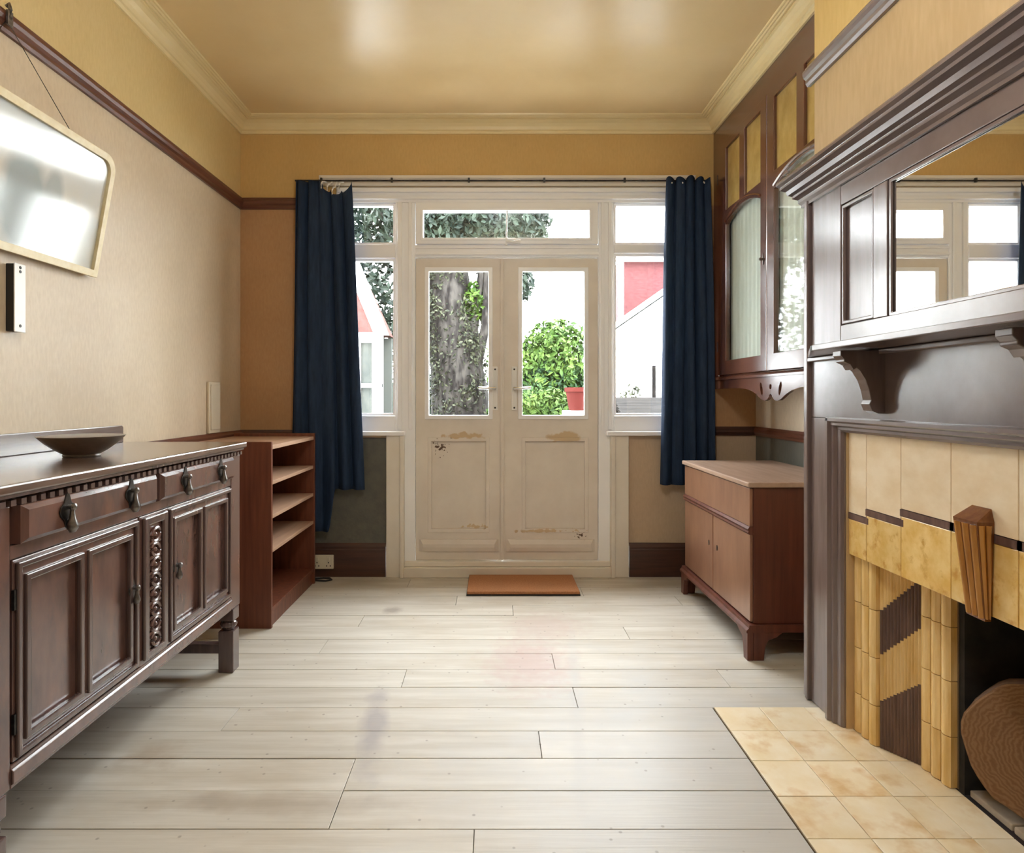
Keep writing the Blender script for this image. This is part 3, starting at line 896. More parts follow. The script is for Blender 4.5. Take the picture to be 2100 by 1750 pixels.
# ------------------------------------------------------------------ small cabinet (right)
CX, CY0, CY1 = 1.075, 2.655, 3.565
ca = empty('cabinet', (1.31, 3.11, 0), 'small mahogany two-door cabinet under the glazed alcove cupboard', 'cabinet')
MB().box(CX - 0.012, 1.580, CY0 - 0.012, CY1 + 0.012, 0.722, 0.744).build('top', 'walnut_top', ca, bevel=0.005)
box('body', 'mahogany', ca, CX + 0.014, 1.57, CY0, CY1, 0.150, 0.7215, 0.002)
box('drawer_front', 'mahogany_sheen', ca, CX, CX + 0.0135, CY0 + 0.004, CY1 - 0.004, 0.557, 0.717, 0.002)
MB().prism([(CX + 0.0135, 0.523), (CX - 0.002, 0.523), (CX - 0.008, 0.530), (CX - 0.005, 0.538), (CX - 0.009, 0.546), (CX - 0.002, 0.5565), (CX + 0.0135, 0.5565)], 'y', CY0 + 0.002, CY1 - 0.002).build('carved_band', 'mahogany', ca)
for y0, y1, ky in ((CY0 + 0.004, 3.106, 3.05), (3.114, CY1 - 0.004, 3.165)):
    d = box('door', 'mahogany_sheen', ca, CX + 0.001, CX + 0.0135, y0, y1, 0.158, 0.5225, 0.002)
    MB().plate([(ky + 0.006 * math.sin(a), 0.375 + 0.013 * math.cos(a)) for a in [2 * PI * i / 12 for i in range(12)]], [], CX - 0.001, CX + 0.001, lambda a, b, c: (c, a, b)).build('keyhole', 'iron', d)
BPf = [(CX - 0.022, 0.118), (CX - 0.022, 0.128), (CX - 0.012, 0.138), (CX - 0.010, 0.150), (CX + 0.05, 0.150), (CX + 0.05, 0.118)]
MB().prism(BPf, 'y', CY0 - 0.018, CY1 + 0.018).box(CX + 0.051, 1.57, CY0 - 0.012, CY0 + 0.02, 0.118, 0.1495).build('base_moulding', 'mahogany', ca)
for ya, sg in ((CY0 - 0.012, 1), (CY1 + 0.012, -1)):
    pr = [(0, 0.1175), (0.12, 0.1175), (0.095, 0.098), (0.060, 0.084), (0.048, 0.055), (0.042, 0.0), (0, 0.0)]
    MB().plate([(ya + sg * u, z) for u, z in pr], [], CX - 0.016, CX + 0.010, lambda a, b, c: (c, a, b)).build('bracket_foot', 'mahogany', ca, bevel=0.002)
    ft = [(CX + 0.011 + u, z) for u, z in pr]
    MB().plate(ft, [], ya, ya + sg * 0.024, lambda a, b, c: (a, c, b)).build('foot_return', 'mahogany', ca, bevel=0.002)
    box('rear_foot', 'mahogany', ca, 1.52, 1.56, ya + sg * 0.01, ya + sg * 0.05, 0, 0.1175)

# ------------------------------------------------------------------ glazed alcove cupboard
cu = empty('alcove_cupboard', (1.48, 3.10, 1.09), 'tall glazed built-in cupboard with scalloped apron in the right alcove', 'cupboard')
AY0, AY1 = BY1 + 0.004, YB - 0.003
fX = lambda a, b, c: (c, a, b)
box('bottom', 'cupboard_rail', cu, XCUP + 0.002, XR - 0.003, AY0, AY1, 1.200, 1.222)
box('back_panel', 'cupboard_inside', cu, XR - 0.012, XR - 0.003, AY0, AY1, 1.222, 2.719)
for zz in (1.55, 1.86, 2.16):
    box('shelf', 'cupboard_inside', cu, XCUP + 0.06, XR - 0.012, AY0, AY1, zz, zz + 0.018)
D1 = (3.118, 3.800)
D2 = (2.430, 3.112)
MB().plate([(AY0, 1.2225), (AY1, 1.2225), (AY1, 2.719), (AY0, 2.719)], [[(D2[0] - 0.002, 1.228), (D1[1] + 0.002, 1.228), (D1[1] + 0.002, 2.592), (D2[0] - 0.002, 2.592)]],
           XCUP, XCUP + 0.030, fX).build('face_frame', 'cupboard_wood', cu, bevel=0.003)


def arch(y0, y1, z0, zs, rise):
    pts = [(y0, z0), (y1, z0)]
    for k in range(13):
        u = k / 12
        pts.append((y1 + (y0 - y1) * u, zs + rise * (1 - (2 * u - 1) ** 2)))
    return pts


for (y0, y1), (p0, p1), hy in ((D1, (3.190, 3.665), 3.150), (D2, (2.515, 3.035), None)):
    ymid = (p0 + p1) / 2
    up = [[(p0, 2.185), (ymid - 0.035, 2.185), (ymid - 0.035, 2.540), (p0, 2.540)], [(ymid + 0.035, 2.185), (p1, 2.185), (p1, 2.540), (ymid + 0.035, 2.540)]]
    low = arch(p0, p1, 1.312, 2.100, 0.052)
    d = MB().plate([(y0, 1.230), (y1, 1.230), (y1, 2.590), (y0, 2.590)], up + [low], XCUP - 0.010, XCUP + 0.016, fX).build('door', 'cupboard_wood', cu, bevel=0.004)
    for h_ in up:
        box('pane', 'yellow_pane', d, XCUP + 0.004, XCUP + 0.008, h_[0][0] - .002, h_[1][0] + .002, 2.183, 2.542)
    MB().plate(low, [], XCUP + 0.001, XCUP + 0.005, fX).build('pane', 'cupboard_glass', d)
    pl_ = []
    for k in range(61):
        u = k / 60
        pl_.append((XCUP + 0.030 + 0.006 * math.sin(u * 2 * PI * 9.5), p0 - 0.02 + (p1 - p0 + 0.04) * u))
    MB().prism(pl_ + [(a + 0.002, b) for a, b in pl_[::-1]], 'z', 1.295, 2.165).build('pleated_lining', 'lining_cloth', d, smooth=True)
    # arched moulding over the lower pane
    MB().tube([(XCUP - 0.010, a, b + 0.016) for a, b in low[2:]], 0.008, 6).build('arch_moulding', 'cupboard_rail', d, smooth=True)
    if hy:
        st = [(hy + (0.022 if k % 2 == 0 else 0.009) * math.sin(2 * PI * k / 8) * 0.8, 1.787 + (0.030 if k % 2 == 0 else 0.009) * math.cos(2 * PI * k / 8)) for k in range(8)]
        e = MB().plate(st, [], XCUP - 0.014, XCUP - 0.0105, fX).build('escutcheon', 'pewter', d)
        MB().lathe((XCUP - 0.014, hy, 1.787), [(0.005, 0), (0.009, -0.010), (0.006, -0.018)], 10, 'x').build('knob', 'pewter', e)
    for zz in (1.40, 2.40):
        yh = y1 - 0.004 if hy else y0 + 0.004
        box('hinge', 'iron', d, XCUP - 0.0115, XCUP - 0.0102, yh - 0.006, yh + 0.003, zz - 0.03, zz + 0.03)
# apron: ogee scallop with pierced drops
yc = 3.10
half = [(0.0, 1.118), (0.012, 1.112), (0.022, 1.100), (0.040, 1.088), (0.065, 1.083), (0.095, 1.086), (0.125, 1.097), (0.165, 1.115), (0.22, 1.132), (0.30, 1.145), (0.42, 1.150), (0.60, 1.150), (0.776, 1.150)]
ol = [(yc + u, z) for u, z in half] + [(yc + 0.776, 1.1995), (yc - 0.776, 1.1995)] + [(yc - u, z) for u, z in half[:0:-1]]


def drop(y, z, s, r):
    return [(y + s * (0.010 * math.sin(a) + 0.006 * math.cos(a)) * r, z + 0.022 * math.cos(a) * r) for a in [2 * PI * i / 10 for i in range(10)]]


hl = [drop(yc + 0.105, 1.142, 1, 1.5), drop(yc - 0.105, 1.142, -1, 1.5), [(yc + 0.014 * math.sin(a), 1.152 + 0.014 * math.cos(a)) for a in [2 * PI * i / 10 for i in range(10)]]]
MB().plate(ol, hl, XCUP + 0.002, XCUP + 0.018, fX).build('scalloped_apron', 'cupboard_rail', cu)
MB().prism([(XCUP - 0.008, 1.202), (XCUP - 0.008, 1.212), (XCUP, 1.222), (XCUP + 0.0015, 1.222), (XCUP + 0.0015, 1.202)], 'y', AY0, AY1).build('base_moulding', 'cupboard_rail', cu)

# ------------------------------------------------------------------ mantel surround with mirror
MYC = 1.525                                                 # centre line of the fireplace
MX = 1.150                                                  # face of the boards
ms = empty('mantel_surround', (MX, MYC, 0), 'dark wooden fireplace surround and overmantel with a wide mirror', 'mantelpiece')
mir = lambda y: 2 * MYC - y


def both(fn):
    fn(lambda y: y)
    fn(mir)


BK = XB - 0.0008
for f_ in (lambda y: y, mir):
    # outer moulding strip, jamb board, inner moulding
    o_ = MB().box(MX - 0.006, BK, f_(2.318), f_(2.340), 0.0032, 1.835).box(MX - 0.014, BK, f_(2.296), f_(2.3175), 0.0032, 1.835)
    o_.build('outer_moulding', 'mantel_upright', ms, bevel=0.004)
    box('jamb', 'mantel_upright', ms, MX, BK, f_(2.176), f_(2.2955), 0.0032, 1.028, 0.002)
    q = [(f_(2.175), BK), (f_(2.175), MX - 0.008), (f_(2.166), MX - 0.016), (f_(2.155), MX - 0.016), (f_(2.148), MX - 0.006), (f_(2.135), MX - 0.006), (f_(2.128), MX + 0.004), (f_(2.112), MX + 0.006), (f_(2.104), MX + 0.0135), (f_(2.104), BK)]
    MB().prism([(b, a) for a, b in q], 'z', 0.0032, 1.028).build('inner_moulding', 'mantel_upright', ms)
    # overmantel stile, sunk panel and muntin
    box('stile', 'mantel_upright', ms, MX, BK, f_(2.100), f_(2.288), 1.262, 1.835, 0.002)
    box('muntin', 'mantel_upright', ms, MX, BK, f_(1.852), f_(1.920), 1.338, 1.735, 0.002)
    pn = box('panel', 'mantel_upright', ms, MX + 0.014, BK, f_(1.9205), f_(2.0995), 1.338, 1.736)
    MB().plate([(f_(1.922), 1.340), (f_(2.098), 1.340), (f_(2.098), 1.734), (f_(1.922), 1.734)], [[(f_(1.934), 1.352), (f_(2.086), 1.352), (f_(2.086), 1.722), (f_(1.934), 1.722)]], MX + 0.002, MX + 0.0138, fX).build('panel_moulding', 'mantel_wood', pn, bevel=0.003)
    # bracket under the shelf
    bp_ = [(BK, 1.238), (1.020, 1.238), (1.020, 1.222), (1.030, 1.212), (1.030, 1.204), (1.048, 1.196), (1.058, 1.180), (1.066, 1.186), (1.078, 1.176), (1.094, 1.150), (1.104, 1.120), (1.110, 1.090), (1.104, 1.080), (1.112, 1.060), (1.130, 1.052), (BK, 1.052)]
    yb0 = 1.862 if f_(0) == 0 else 1.246
    MB().plate([(a, b) for a, b in bp_], [], yb0, yb0 + 0.045, lambda a, b, c: (a, c, b)).build('bracket', 'mantel_wood', ms, bevel=0.002)
box('top_rail', 'mantel_wood', ms, MX, BK, mir(2.0995), 2.0995, 1.7365, 1.800, 0.002)
box('bottom_rail', 'mantel_wood', ms, MX, BK, mir(2.0995), 2.0995, 1.262, 1.3375, 0.002)
box('frieze_board', 'mantel_wood', ms, MX, BK, mir(2.2955), 2.2955, 1.0285, 1.2425, 0.002)
MB().prism([(BK, 0.984), (MX + 0.012, 0.984), (MX + 0.004, 0.992), (MX + 0.004, 1.000), (MX - 0.008, 1.006), (MX - 0.008, 1.014), (MX - 0.016, 1.020), (MX - 0.016, 1.0295), (MX - 0.006, 1.034), (BK, 1.034)], 'y', mir(2.170), 2.170).build('lintel_moulding', 'mantel_wood', ms)
# shelf with canted ends
so = [(BK, 2.296), (MX - 0.012, 2.296), (0.992, 1.985), (0.985, 1.96)]
so = so + [(x, mir(y)) for x, y in so[::-1]]
MB().plate(so, [], 1.2430, 1.2615, lambda a, b, c: (a, b, c)).build('shelf', 'mantel_wood', ms, bevel=0.003)
MB().box(MX - 0.018, MX - 0.0005, mir(2.29), 2.29, 1.226, 1.2425).build('bed_moulding', 'mantel_wood', ms, bevel=0.004)
# cornice
cn = [(BK, 1.8355), (BK, 1.905), (1.066, 1.905), (1.062, 1.898), (1.062, 1.890), (1.074, 1.884), (1.074, 1.874), (1.092, 1.866), (1.098, 1.852), (1.112, 1.846), (1.112, 1.838), (1.130, 1.830), (1.130, 1.818), (MX - 0.010, 1.810), (MX - 0.010, 1.800), (BK - 0.012, 1.800), (BK - 0.012, 1.8355)]
MB().prism(cn, 'y', mir(2.345), 2.345, s0=lambda a, b: -(MX - a) * 0.45 if a < MX else 0, s1=lambda a, b: (MX - a) * 0.45 if a < MX else 0).build('cornice', 'mantel_wood', ms)
MB().plate([(mir(1.849), 1.336), (1.849, 1.336), (1.849, 1.736), (mir(1.849), 1.736)], [[(mir(1.838), 1.347), (1.838, 1.347), (1.838, 1.725), (mir(1.838), 1.725)]], MX + 0.003, MX + 0.0105, fX).build('mirror_rebate', 'mantel_wood', ms, bevel=0.002)
mr_ = box('mirror', 'mirror_glass', ms, MX + 0.011, MX + 0.015, mir(1.848), 1.848, 1.338, 1.735)
mr_['label'] = 'wide bevelled mirror reflecting the window'

# ------------------------------------------------------------------ tiled fireplace
tf = empty('tiled_fireplace', (1.25, MYC, 0), 'stepped yellow and brown tiled fireplace inside the wooden surround', 'fireplace')
TX = 1.176
G = 0.0012
box('backing', 'grout', tf, 1.206, XR - 0.004, mir(2.098), 2.098, 0.590, 0.989)
cols = [(2.100, 2.000, 0.698), (2.000, 1.830, 0.726), (1.830, 1.630, 0.756), (1.630, 1.420, 0.756), (1.420, 1.220, 0.756), (1.220, 1.050, 0.726), (1.050, 0.950, 0.698)]
for ya, yb, zs in cols:
    y0, y1 = yb + G, ya - G
    box('strip_tile', 'tile_brown', tf, TX - 0.001, 1.2055, y0 - 0.012, y1 + 0.004, zs + G, zs + 0.021)
    box('tile', 'tile_cream', tf, TX, 1.2055, y0, y1, zs + 0.021 + G, 0.988, 0.0015)
    box('lintel_tile', 'tile_yellow', tf, TX, 1.2055, y0, y1, 0.582, zs, 0.0015)
box('lintel_soffit', 'tile_yellow', tf, 1.206, 1.330, mir(2.098), 2.098, 0.582, 0.5895)


def ribbed(p0, p1, n, depth, z0f, z1f, frac=0.92):
    """n half-round vertical ribs from plan point p0 to p1 with their own heights"""
    b = MB()
    p0, p1 = Vector((p0[0], p0[1], 0)), Vector((p1[0], p1[1], 0))
    d = (p1 - p0)
    nrm = Vector((-1, 0, 0))
    for i in range(n):
        a, c_ = p0 + d * (i / n), p0 + d * ((i + 1) / n)
        z0, z1 = z0f((i + 0.5) / n), z1f((i + 0.5) / n)
        if z1 - z0 < 0.003:
            continue
        g_ = (1 - frac) / 2
        a, c_ = a.lerp(c_, g_), c_.lerp(a, g_)
        prof = [(a.x + 0.02, a.y), (a.x, a.y)]
        for k in range(1, 6):
            u = k / 6
            q = a + (c_ - a) * u + nrm * depth * math.sin(PI * u)
            prof.append((q.x, q.y))
        prof += [(c_.x, c_.y), (c_.x + 0.02, c_.y)]
        b.prism(prof, 'z', z0, z1)
    return b


for f_ in (lambda y: y, mir):
    zj = [0.003, 0.130, 0.280, 0.430, 0.5815]
    for k in range(4):
        ribbed((1.196, f_(2.103)), (1.200, f_(1.988)), 3, 0.007, lambda u: zj[k] + G, lambda u: zj[k + 1] - G).build('column_tile', 'tile_column', tf)
    zi = [0.003, 0.146, 0.302, 0.454, 0.5815]
    for k in range(4):
        ribbed((1.272, f_(1.888)), (1.282, f_(1.775)), 3, 0.007, lambda u: zi[k] + G, lambda u: zi[k + 1] - G).build('column_tile', 'tile_column', tf)
    pa, pb = (1.212, f_(1.987)), (1.275, f_(1.889))
    bands = [(lambda u: 0.003, lambda u: 0.146 + 0.10 * u, 'tile_brown'), (lambda u: 0.146 + 0.10 * u + G, lambda u: 0.291 + 0.122 * u, 'tile_column'),
             (lambda u: 0.291 + 0.122 * u + G, lambda u: 0.428 + 0.13 * u, 'tile_brown'), (lambda u: 0.428 + 0.13 * u + G, lambda u: 0.5815, 'tile_column')]
    for za, zb, mm in bands:
        ribbed(pa, pb, 12, 0.004, za, zb).build('reeded_tile', mm, tf)
    box('jamb_backing', 'grout', tf, 1.300, XR - 0.004, f_(1.772), f_(2.098), 0.003, 0.581)
    # wedge of backing behind the outer column and splay
    MB().prism([(1.222, f_(2.098)), (1.2225, f_(1.987)), (1.296, f_(1.889)), (1.296, f_(2.098))], 'z', 0.003, 0.581).build('splay_backing', 'grout', tf)
# keystone: fluted and tapering downwards
zt, zb_ = 0.836, 0.570


def kp(u, z, d):
    t_ = (z - zb_) / (zt - zb_)
    w = 0.058 + 0.022 * t_
    return (TX - 0.016 - 0.030 * t_ - d, MYC - w / 2 + w * u, z)


def kq(u, z, back):
    p = kp(u, z, 0)
    return (TX - 0.0016, p[1], z) if back else p


ks = MB()
zt2 = zt - 0.03
ks.add([kq(0, zb_, 0), kq(1, zb_, 0), kq(1, zb_, 1), kq(0, zb_, 1), kq(0, zt2, 0), kq(1, zt2, 0), kq(1, zt2, 1), kq(0, zt2, 1), kq(0.12, zt, 1), kq(0.88, zt, 1)],
       [(0, 3, 2, 1), (4, 5, 9, 8), (0, 1, 5, 4), (1, 2, 6, 5), (2, 3, 7, 6), (3, 0, 4, 7), (5, 6, 9), (4, 8, 7), (6, 7, 8, 9)])
kst = ks.build('keystone', 'tile_rust', tf)
for k in range(3):
    u0, u1 = k / 3 + 0.045, (k + 1) / 3 - 0.045
    fl_ = MB()
    vs_ = []
    for z in (zb_ + 0.006, zt2 - 0.008):
        for j in range(7):
            vs_.append(kp(u0 + (u1 - u0) * j / 6, z, 0.0004 + 0.007 * math.sin(PI * j / 6)))
    fl_.add(vs_, [(j, j + 1, 8 + j, 7 + j) for j in range(6)] + [tuple(range(7)), tuple(range(7, 14)), (0, 7, 13, 6)])
    fl_.build('flute', 'tile_orange', kst, smooth=True)
for sd in (0, 1):
    for k in range(2):
        fl_ = MB()
        vs_ = []
        for z in (zb_ + 0.006, zt2 - 0.008):
            pf0 = Vector(kp(sd, z, 0))
            pb0 = Vector((TX - 0.002, pf0.y, z))
            for j in range(5):
                q = pf0.lerp(pb0, 0.08 + 0.44 * k + 0.38 * j / 4)
                q.y += (1 if sd else -1) * (0.0004 + 0.005 * math.sin(PI * j / 4))
                vs_.append(q)
        fl_.add(vs_, [(j, j + 1, 6 + j, 5 + j) for j in range(4)] + [tuple(range(5)), tuple(range(5, 10)), (0, 5, 9, 4)])
        fl_.build('flute', 'tile_orange', kst, smooth=True)
# firebox
fb = MB()
fb.box(1.560, 1.600, mir(1.770), 1.770, 0.0, 0.581).box(1.332, 1.560, mir(1.770), 1.770, 0.560, 0.5815)
fb.box(1.302, 1.560, 1.752, 1.7715, 0.0, 0.560).box(1.302, 1.560, mir(1.7715), mir(1.752), 0.0, 0.560)
fb.build('firebox', 'soot', tf)
for k in range(3):
    ya = mir(1.745) + k * 0.148
    box('fire_brick', 'fire_brick', tf, 1.312, 1.552, ya + 0.003, ya + 0.145, 0.0, 0.018, 0.003)

# hearth
he = MB().box(HX, 1.21, HY0, HY1, -0.024, -0.004).box(1.21, 1.298, 0.955, 2.095, -0.024, -0.004).build('hearth', 'grout')
tag(he, 'cream and ochre mottled tiled hearth flush with the floorboards', 'hearth')
ye = [HY1, 2.086, 1.914, 1.744, 1.577, 1.410, 1.243, 1.076, 0.950, HY0]
xe_ = [HX, 0.940, 1.100, 1.193]
for i in range(len(ye) - 1):
    for j in range(len(xe_) - 1):
        box('tile', 'hearth_tile', he, xe_[j] + 0.001, xe_[j + 1] - 0.001, ye[i + 1] + 0.001, ye[i] - 0.001, -0.004, 0.002 + random.uniform(-0.0006, 0.0006), 0.001)

for i in range(1, len(ye) - 3):
    box('tile', 'hearth_tile', he, 1.194, 1.297, max(ye[i + 1], 0.956) + 0.001, ye[i] - 0.001, -0.004, 0.0015, 0.001)

# log in the firebox, cut end towards the room


def rings():
    m = bpy.data.materials.new('log_end')
    m.use_nodes = True
    nt = m.node_tree
    L = nt.links.new
    b = nt.nodes['Principled BSDF']
    b.inputs['Roughness'].default_value = 0.8
    tc = nd(nt, 'ShaderNodeTexCoord')
    wv_ = nd(nt, 'ShaderNodeTexWave', wave_type='RINGS', rings_direction='Z')
    wv_.inputs['Scale'].default_value = 30
    wv_.inputs['Distortion'].default_value = 9
    wv_.inputs['Detail'].default_value = 4
    wv_.inputs['Detail Scale'].default_value = 1.5
    L(tc.outputs['Object'], wv_.inputs['Vector'])
    r = nd(nt, 'ShaderNodeValToRGB')
    r.color_ramp.elements[0].color = (0.21, 0.11, 0.052, 1)
    r.color_ramp.elements[1].color = (0.285, 0.165, 0.085, 1)
    L(wv_.outputs['Fac'], r.inputs[0])
    L(r.outputs[0], b.inputs['Base Color'])
    MATS['log_end'] = m


rings()
lr = 0.178
lg_root = empty('log', (1.405, 1.610, 0.021 + lr), 'thick sawn log with ringed cut end standing in the fireplace opening', 'log')
lg_root.rotation_euler = Vector((-0.68, -0.72, 0.12)).to_track_quat('Z', 'Y').to_euler()
ORG[lg_root.name] = (0, 0, 0)
b_ = MB()
n = 40
vs_, fs = [], []
for j, z in enumerate((-0.03, 0.0, 0.03, 0.05)):
    for k in range(n):
        a = 2 * PI * k / n
        r = lr * (1 - 0.05 + 0.05 * noise.noise(Vector((math.cos(a) * 3, math.sin(a) * 3, z * 8))))
        vs_.append((r * math.cos(a), r * math.sin(a), z))
for j in range(3):
    for k in range(n):
        fs.append((j * n + k, j * n + (k + 1) % n, (j + 1) * n + (k + 1) % n, (j + 1) * n + k))
fs.append(tuple(range(n)))
b_.add(vs_, fs).build('bark', 'bark', lg_root, smooth=True)
MB().add([(x * 0.97, y * 0.97, 0.052) for x, y, z in vs_[3 * n:]] + [(x, y, 0.0495) for x, y, z in vs_[3 * n:]],
         [tuple(range(n))] + [(k, (k + 1) % n, n + (k + 1) % n, n + k) for k in range(n)]).build('cut_end', 'log_end', lg_root)

# ------------------------------------------------------------------ curtains and rail


def curtain(name, x_top, x_bot, ztop, hem, label, waves, ph, yc_=3.808):
    b = MB()
    nu, nv = 120, 40
    vs_, fs = [], []
    for j in range(nv + 1):
        v = j / nv
        for i in range(nu + 1):
            u = i / nu
            z1, z0 = ztop(u), hem(u)
            z = z1 + (z0 - z1) * v
            e = v ** 0.8
            x = (x_top[0] + (x_top[1] - x_top[0]) * u) * (1 - e) + (x_bot[0] + (x_bot[1] - x_bot[0]) * u) * e
            amp = (0.019 + 0.011 * math.sin(3.1 * u * PI + ph)) * (0.65 + 0.35 * v)
            w = math.sin(2 * PI * waves * u + ph + 0.7 * math.sin(2.3 * v + 4 * u))
            y = yc_ + amp * w + 0.010 * math.sin(5 * v + 9 * u)
            x += 0.010 * math.cos(2 * PI * waves * u + ph) * (1 - 0.3 * v)
            vs_.append((x, y, z))
    for j in range(nv):
        for i in range(nu):
            a = j * (nu + 1) + i
            fs.append((a, a + 1, a + nu + 2, a + nu + 1))
    root = empty(name, ((x_top[0] + x_top[1]) / 2, yc_, hem(0.5)), label, 'curtain')
    b.add(vs_, fs)
    o = b.build('cloth', 'curtain_blue', root, smooth=True)
    o.modifiers.clear()
    md = o.modifiers.new('thickness', 'SOLIDIFY')
    md.thickness = 0.004
    return root


def ztop_l(u):
    if u < 0.48:
        return 2.402 + 0.004 * math.sin(30 * u)
    q = (u - 0.48) / 0.52
    return 2.400 - 0.055 * math.sin(PI * min(1, q * 1.0)) ** 0.7 - 0.030 * abs(math.sin(3 * PI * q)) * (1 if q > 0.1 else 0)


sm = lambda a, b, x: max(0, min(1, (x - a) / (b - a))) ** 2 * (3 - 2 * max(0, min(1, (x - a) / (b - a))))
c1 = curtain('curtain', (-1.195, -0.862), (-1.225, -0.782), ztop_l, lambda u: 0.30 + 0.262 * sm(0.52, 0.62, u) - 0.02 * u,
             'dark blue curtain left of the window with a sagging heading', 5.0, 0.4)
for xx, zz in ((-1.02, 2.360), (-0.985, 2.345), (-0.955, 2.325), (-0.915, 2.355)):
    MB().tube([(xx, 3.755, zz - 0.022), (xx, 3.752, zz), (xx + 0.004, 3.765, zz + 0.022), (xx + 0.004, 3.80, zz + 0.034), (xx + 0.004, 3.852, 2.408)], 0.0042, 6).build('curtain_hook', 'white_plastic', c1, smooth=True)
c2 = curtain('curtain', (1.045, 1.300), (1.005, 1.335), lambda u: 2.415 + 0.012 * math.sin(26 * u), lambda u: 0.575 - 0.01 * u,
             'dark blue curtain right of the window next to the glazed cupboard', 4.5, 1.8)
for k in range(4):
    xx = 1.07 + 0.065 * k
    MB().tube([(xx, 3.80, 2.385), (xx, 3.835, 2.412), (xx, 3.852, 2.410)], 0.004, 6).build('curtain_hook', 'white_plastic', c2, smooth=True)

rl = empty('curtain_rail', (0.05, 3.80, 2.40), 'thin dark curtain rail across the head of the window', 'curtain rail')
MB().tube([(-1.21, 3.866, 2.422), (1.305, 3.866, 2.422)], 0.0055, 8).build('rod', 'iron', rl, smooth=True)
for xx in (-1.05, -0.62, -0.15, 0.31, 0.80, 1.22):
    MB().box(xx - 0.005, xx + 0.005, 3.866, YB - 0.019, 2.425, 2.433).box(xx - 0.006, xx + 0.006, 3.860, 3.872, 2.412, 2.438).build('rail_bracket', 'iron', rl)

# ------------------------------------------------------------------ picture on the left wall
PYA, PYB, PZ, PH, PT = 1.553, 2.436, 1.562, 0.462, math.radians(10)


def pf(a, b, c):
    return (-1.5425 + b * math.sin(PT) + c * math.cos(PT), a, PZ + b * math.cos(PT) - c * math.sin(PT))


def rounded(y0, y1, z0, z1, r):
    pts = [(y0, z0), (y1, z0)]
    for cy, cz, a0 in ((y1 - r, z1 - r, 0), (y0 + r, z1 - r, PI / 2)):
        for k in range(9):
            a = a0 + PI / 2 * k / 8
            pts.append((cy + r * math.cos(a), cz + r * math.sin(a)))
    return pts


def art():
    m = bpy.data.materials.new('misty_print')
    m.use_nodes = True
    nt = m.node_tree
    L = nt.links.new
    b = nt.nodes['Principled BSDF']
    b.inputs['Roughness'].default_value = 0.6
    geo = nd(nt, 'ShaderNodeNewGeometry')
    sep = nd(nt, 'ShaderNodeSeparateXYZ')
    L(geo.outputs['Position'], sep.inputs[0])
    nz = nd(nt, 'ShaderNodeTexNoise')
    nz.inputs['Scale'].default_value = 6
    nz.inputs['Detail'].default_value = 5
    L(geo.outputs['Position'], nz.inputs['Vector'])
    ad = nd(nt, 'ShaderNodeMath', operation='MULTIPLY_ADD')
    ad.inputs[1].default_value = 0.22
    L(nz.outputs['Fac'], ad.inputs[0])
    L(sep.outputs['Z'], ad.inputs[2])
    mr = nd(nt, 'ShaderNodeMapRange')
    mr.inputs['From Min'].default_value = 1.60
    mr.inputs['From Max'].default_value = 2.12
    L(ad.outputs[0], mr.inputs['Value'])
    r = nd(nt, 'ShaderNodeValToRGB')
    e = r.color_ramp.elements
    e[0].color = (0.52, 0.53, 0.46, 1)
    e[1].color = (0.58, 0.62, 0.62, 1)
    for pos, cc in ((0.25, (0.62, 0.62, 0.55)), (0.45, (0.55, 0.58, 0.55)), (0.55, (0.65, 0.62, 0.54)), (0.75, (0.66, 0.66, 0.62))):
        q = e.new(pos)
        q.color = (*cc, 1)
    L(mr.outputs[0], r.inputs[0])
    col = r.outputs[0]
    for cy, cz, ry, rz, cc, thr in ((2.03, 1.72, 0.10, 0.18, (0.26, 0.33, 0.34), 1.25), (2.15, 1.78, 0.05, 0.10, (0.34, 0.38, 0.37), 1.2), (1.75, 1.72, 0.18, 0.10, (0.20, 0.24, 0.18), 1.2), (2.30, 1.72, 0.06, 0.06, (0.55, 0.55, 0.50), 1.2)):
        mp = nd(nt, 'ShaderNodeMapping', vector_type='TEXTURE')
        mp.inputs['Location'].default_value = (-1.5, cy, cz)
        mp.inputs['Scale'].default_value = (10, ry, rz)
        L(geo.outputs['Position'], mp.inputs['Vector'])
        ln = nd(nt, 'ShaderNodeVectorMath', operation='LENGTH')
        L(mp.outputs[0], ln.inputs[0])
        a2 = nd(nt, 'ShaderNodeMath', operation='ADD')
        L(ln.outputs['Value'], a2.inputs[0])
        L(nz.outputs['Fac'], a2.inputs[1])
        m2 = nd(nt, 'ShaderNodeMapRange')
        m2.inputs['From Min'].default_value = thr
        m2.inputs['From Max'].default_value = thr + 0.45
        m2.inputs['To Min'].default_value = 0.85
        m2.inputs['To Max'].default_value = 0
        L(a2.outputs[0], m2.inputs['Value'])
        mx = nd(nt, 'ShaderNodeMixRGB')
        L(m2.outputs[0], mx.inputs[0])
        L(col, mx.inputs[1])
        mx.inputs[2].default_value = (*cc, 1)
        col = mx.outputs[0]
    L(col, b.inputs['Base Color'])
    MATS['misty_print'] = m


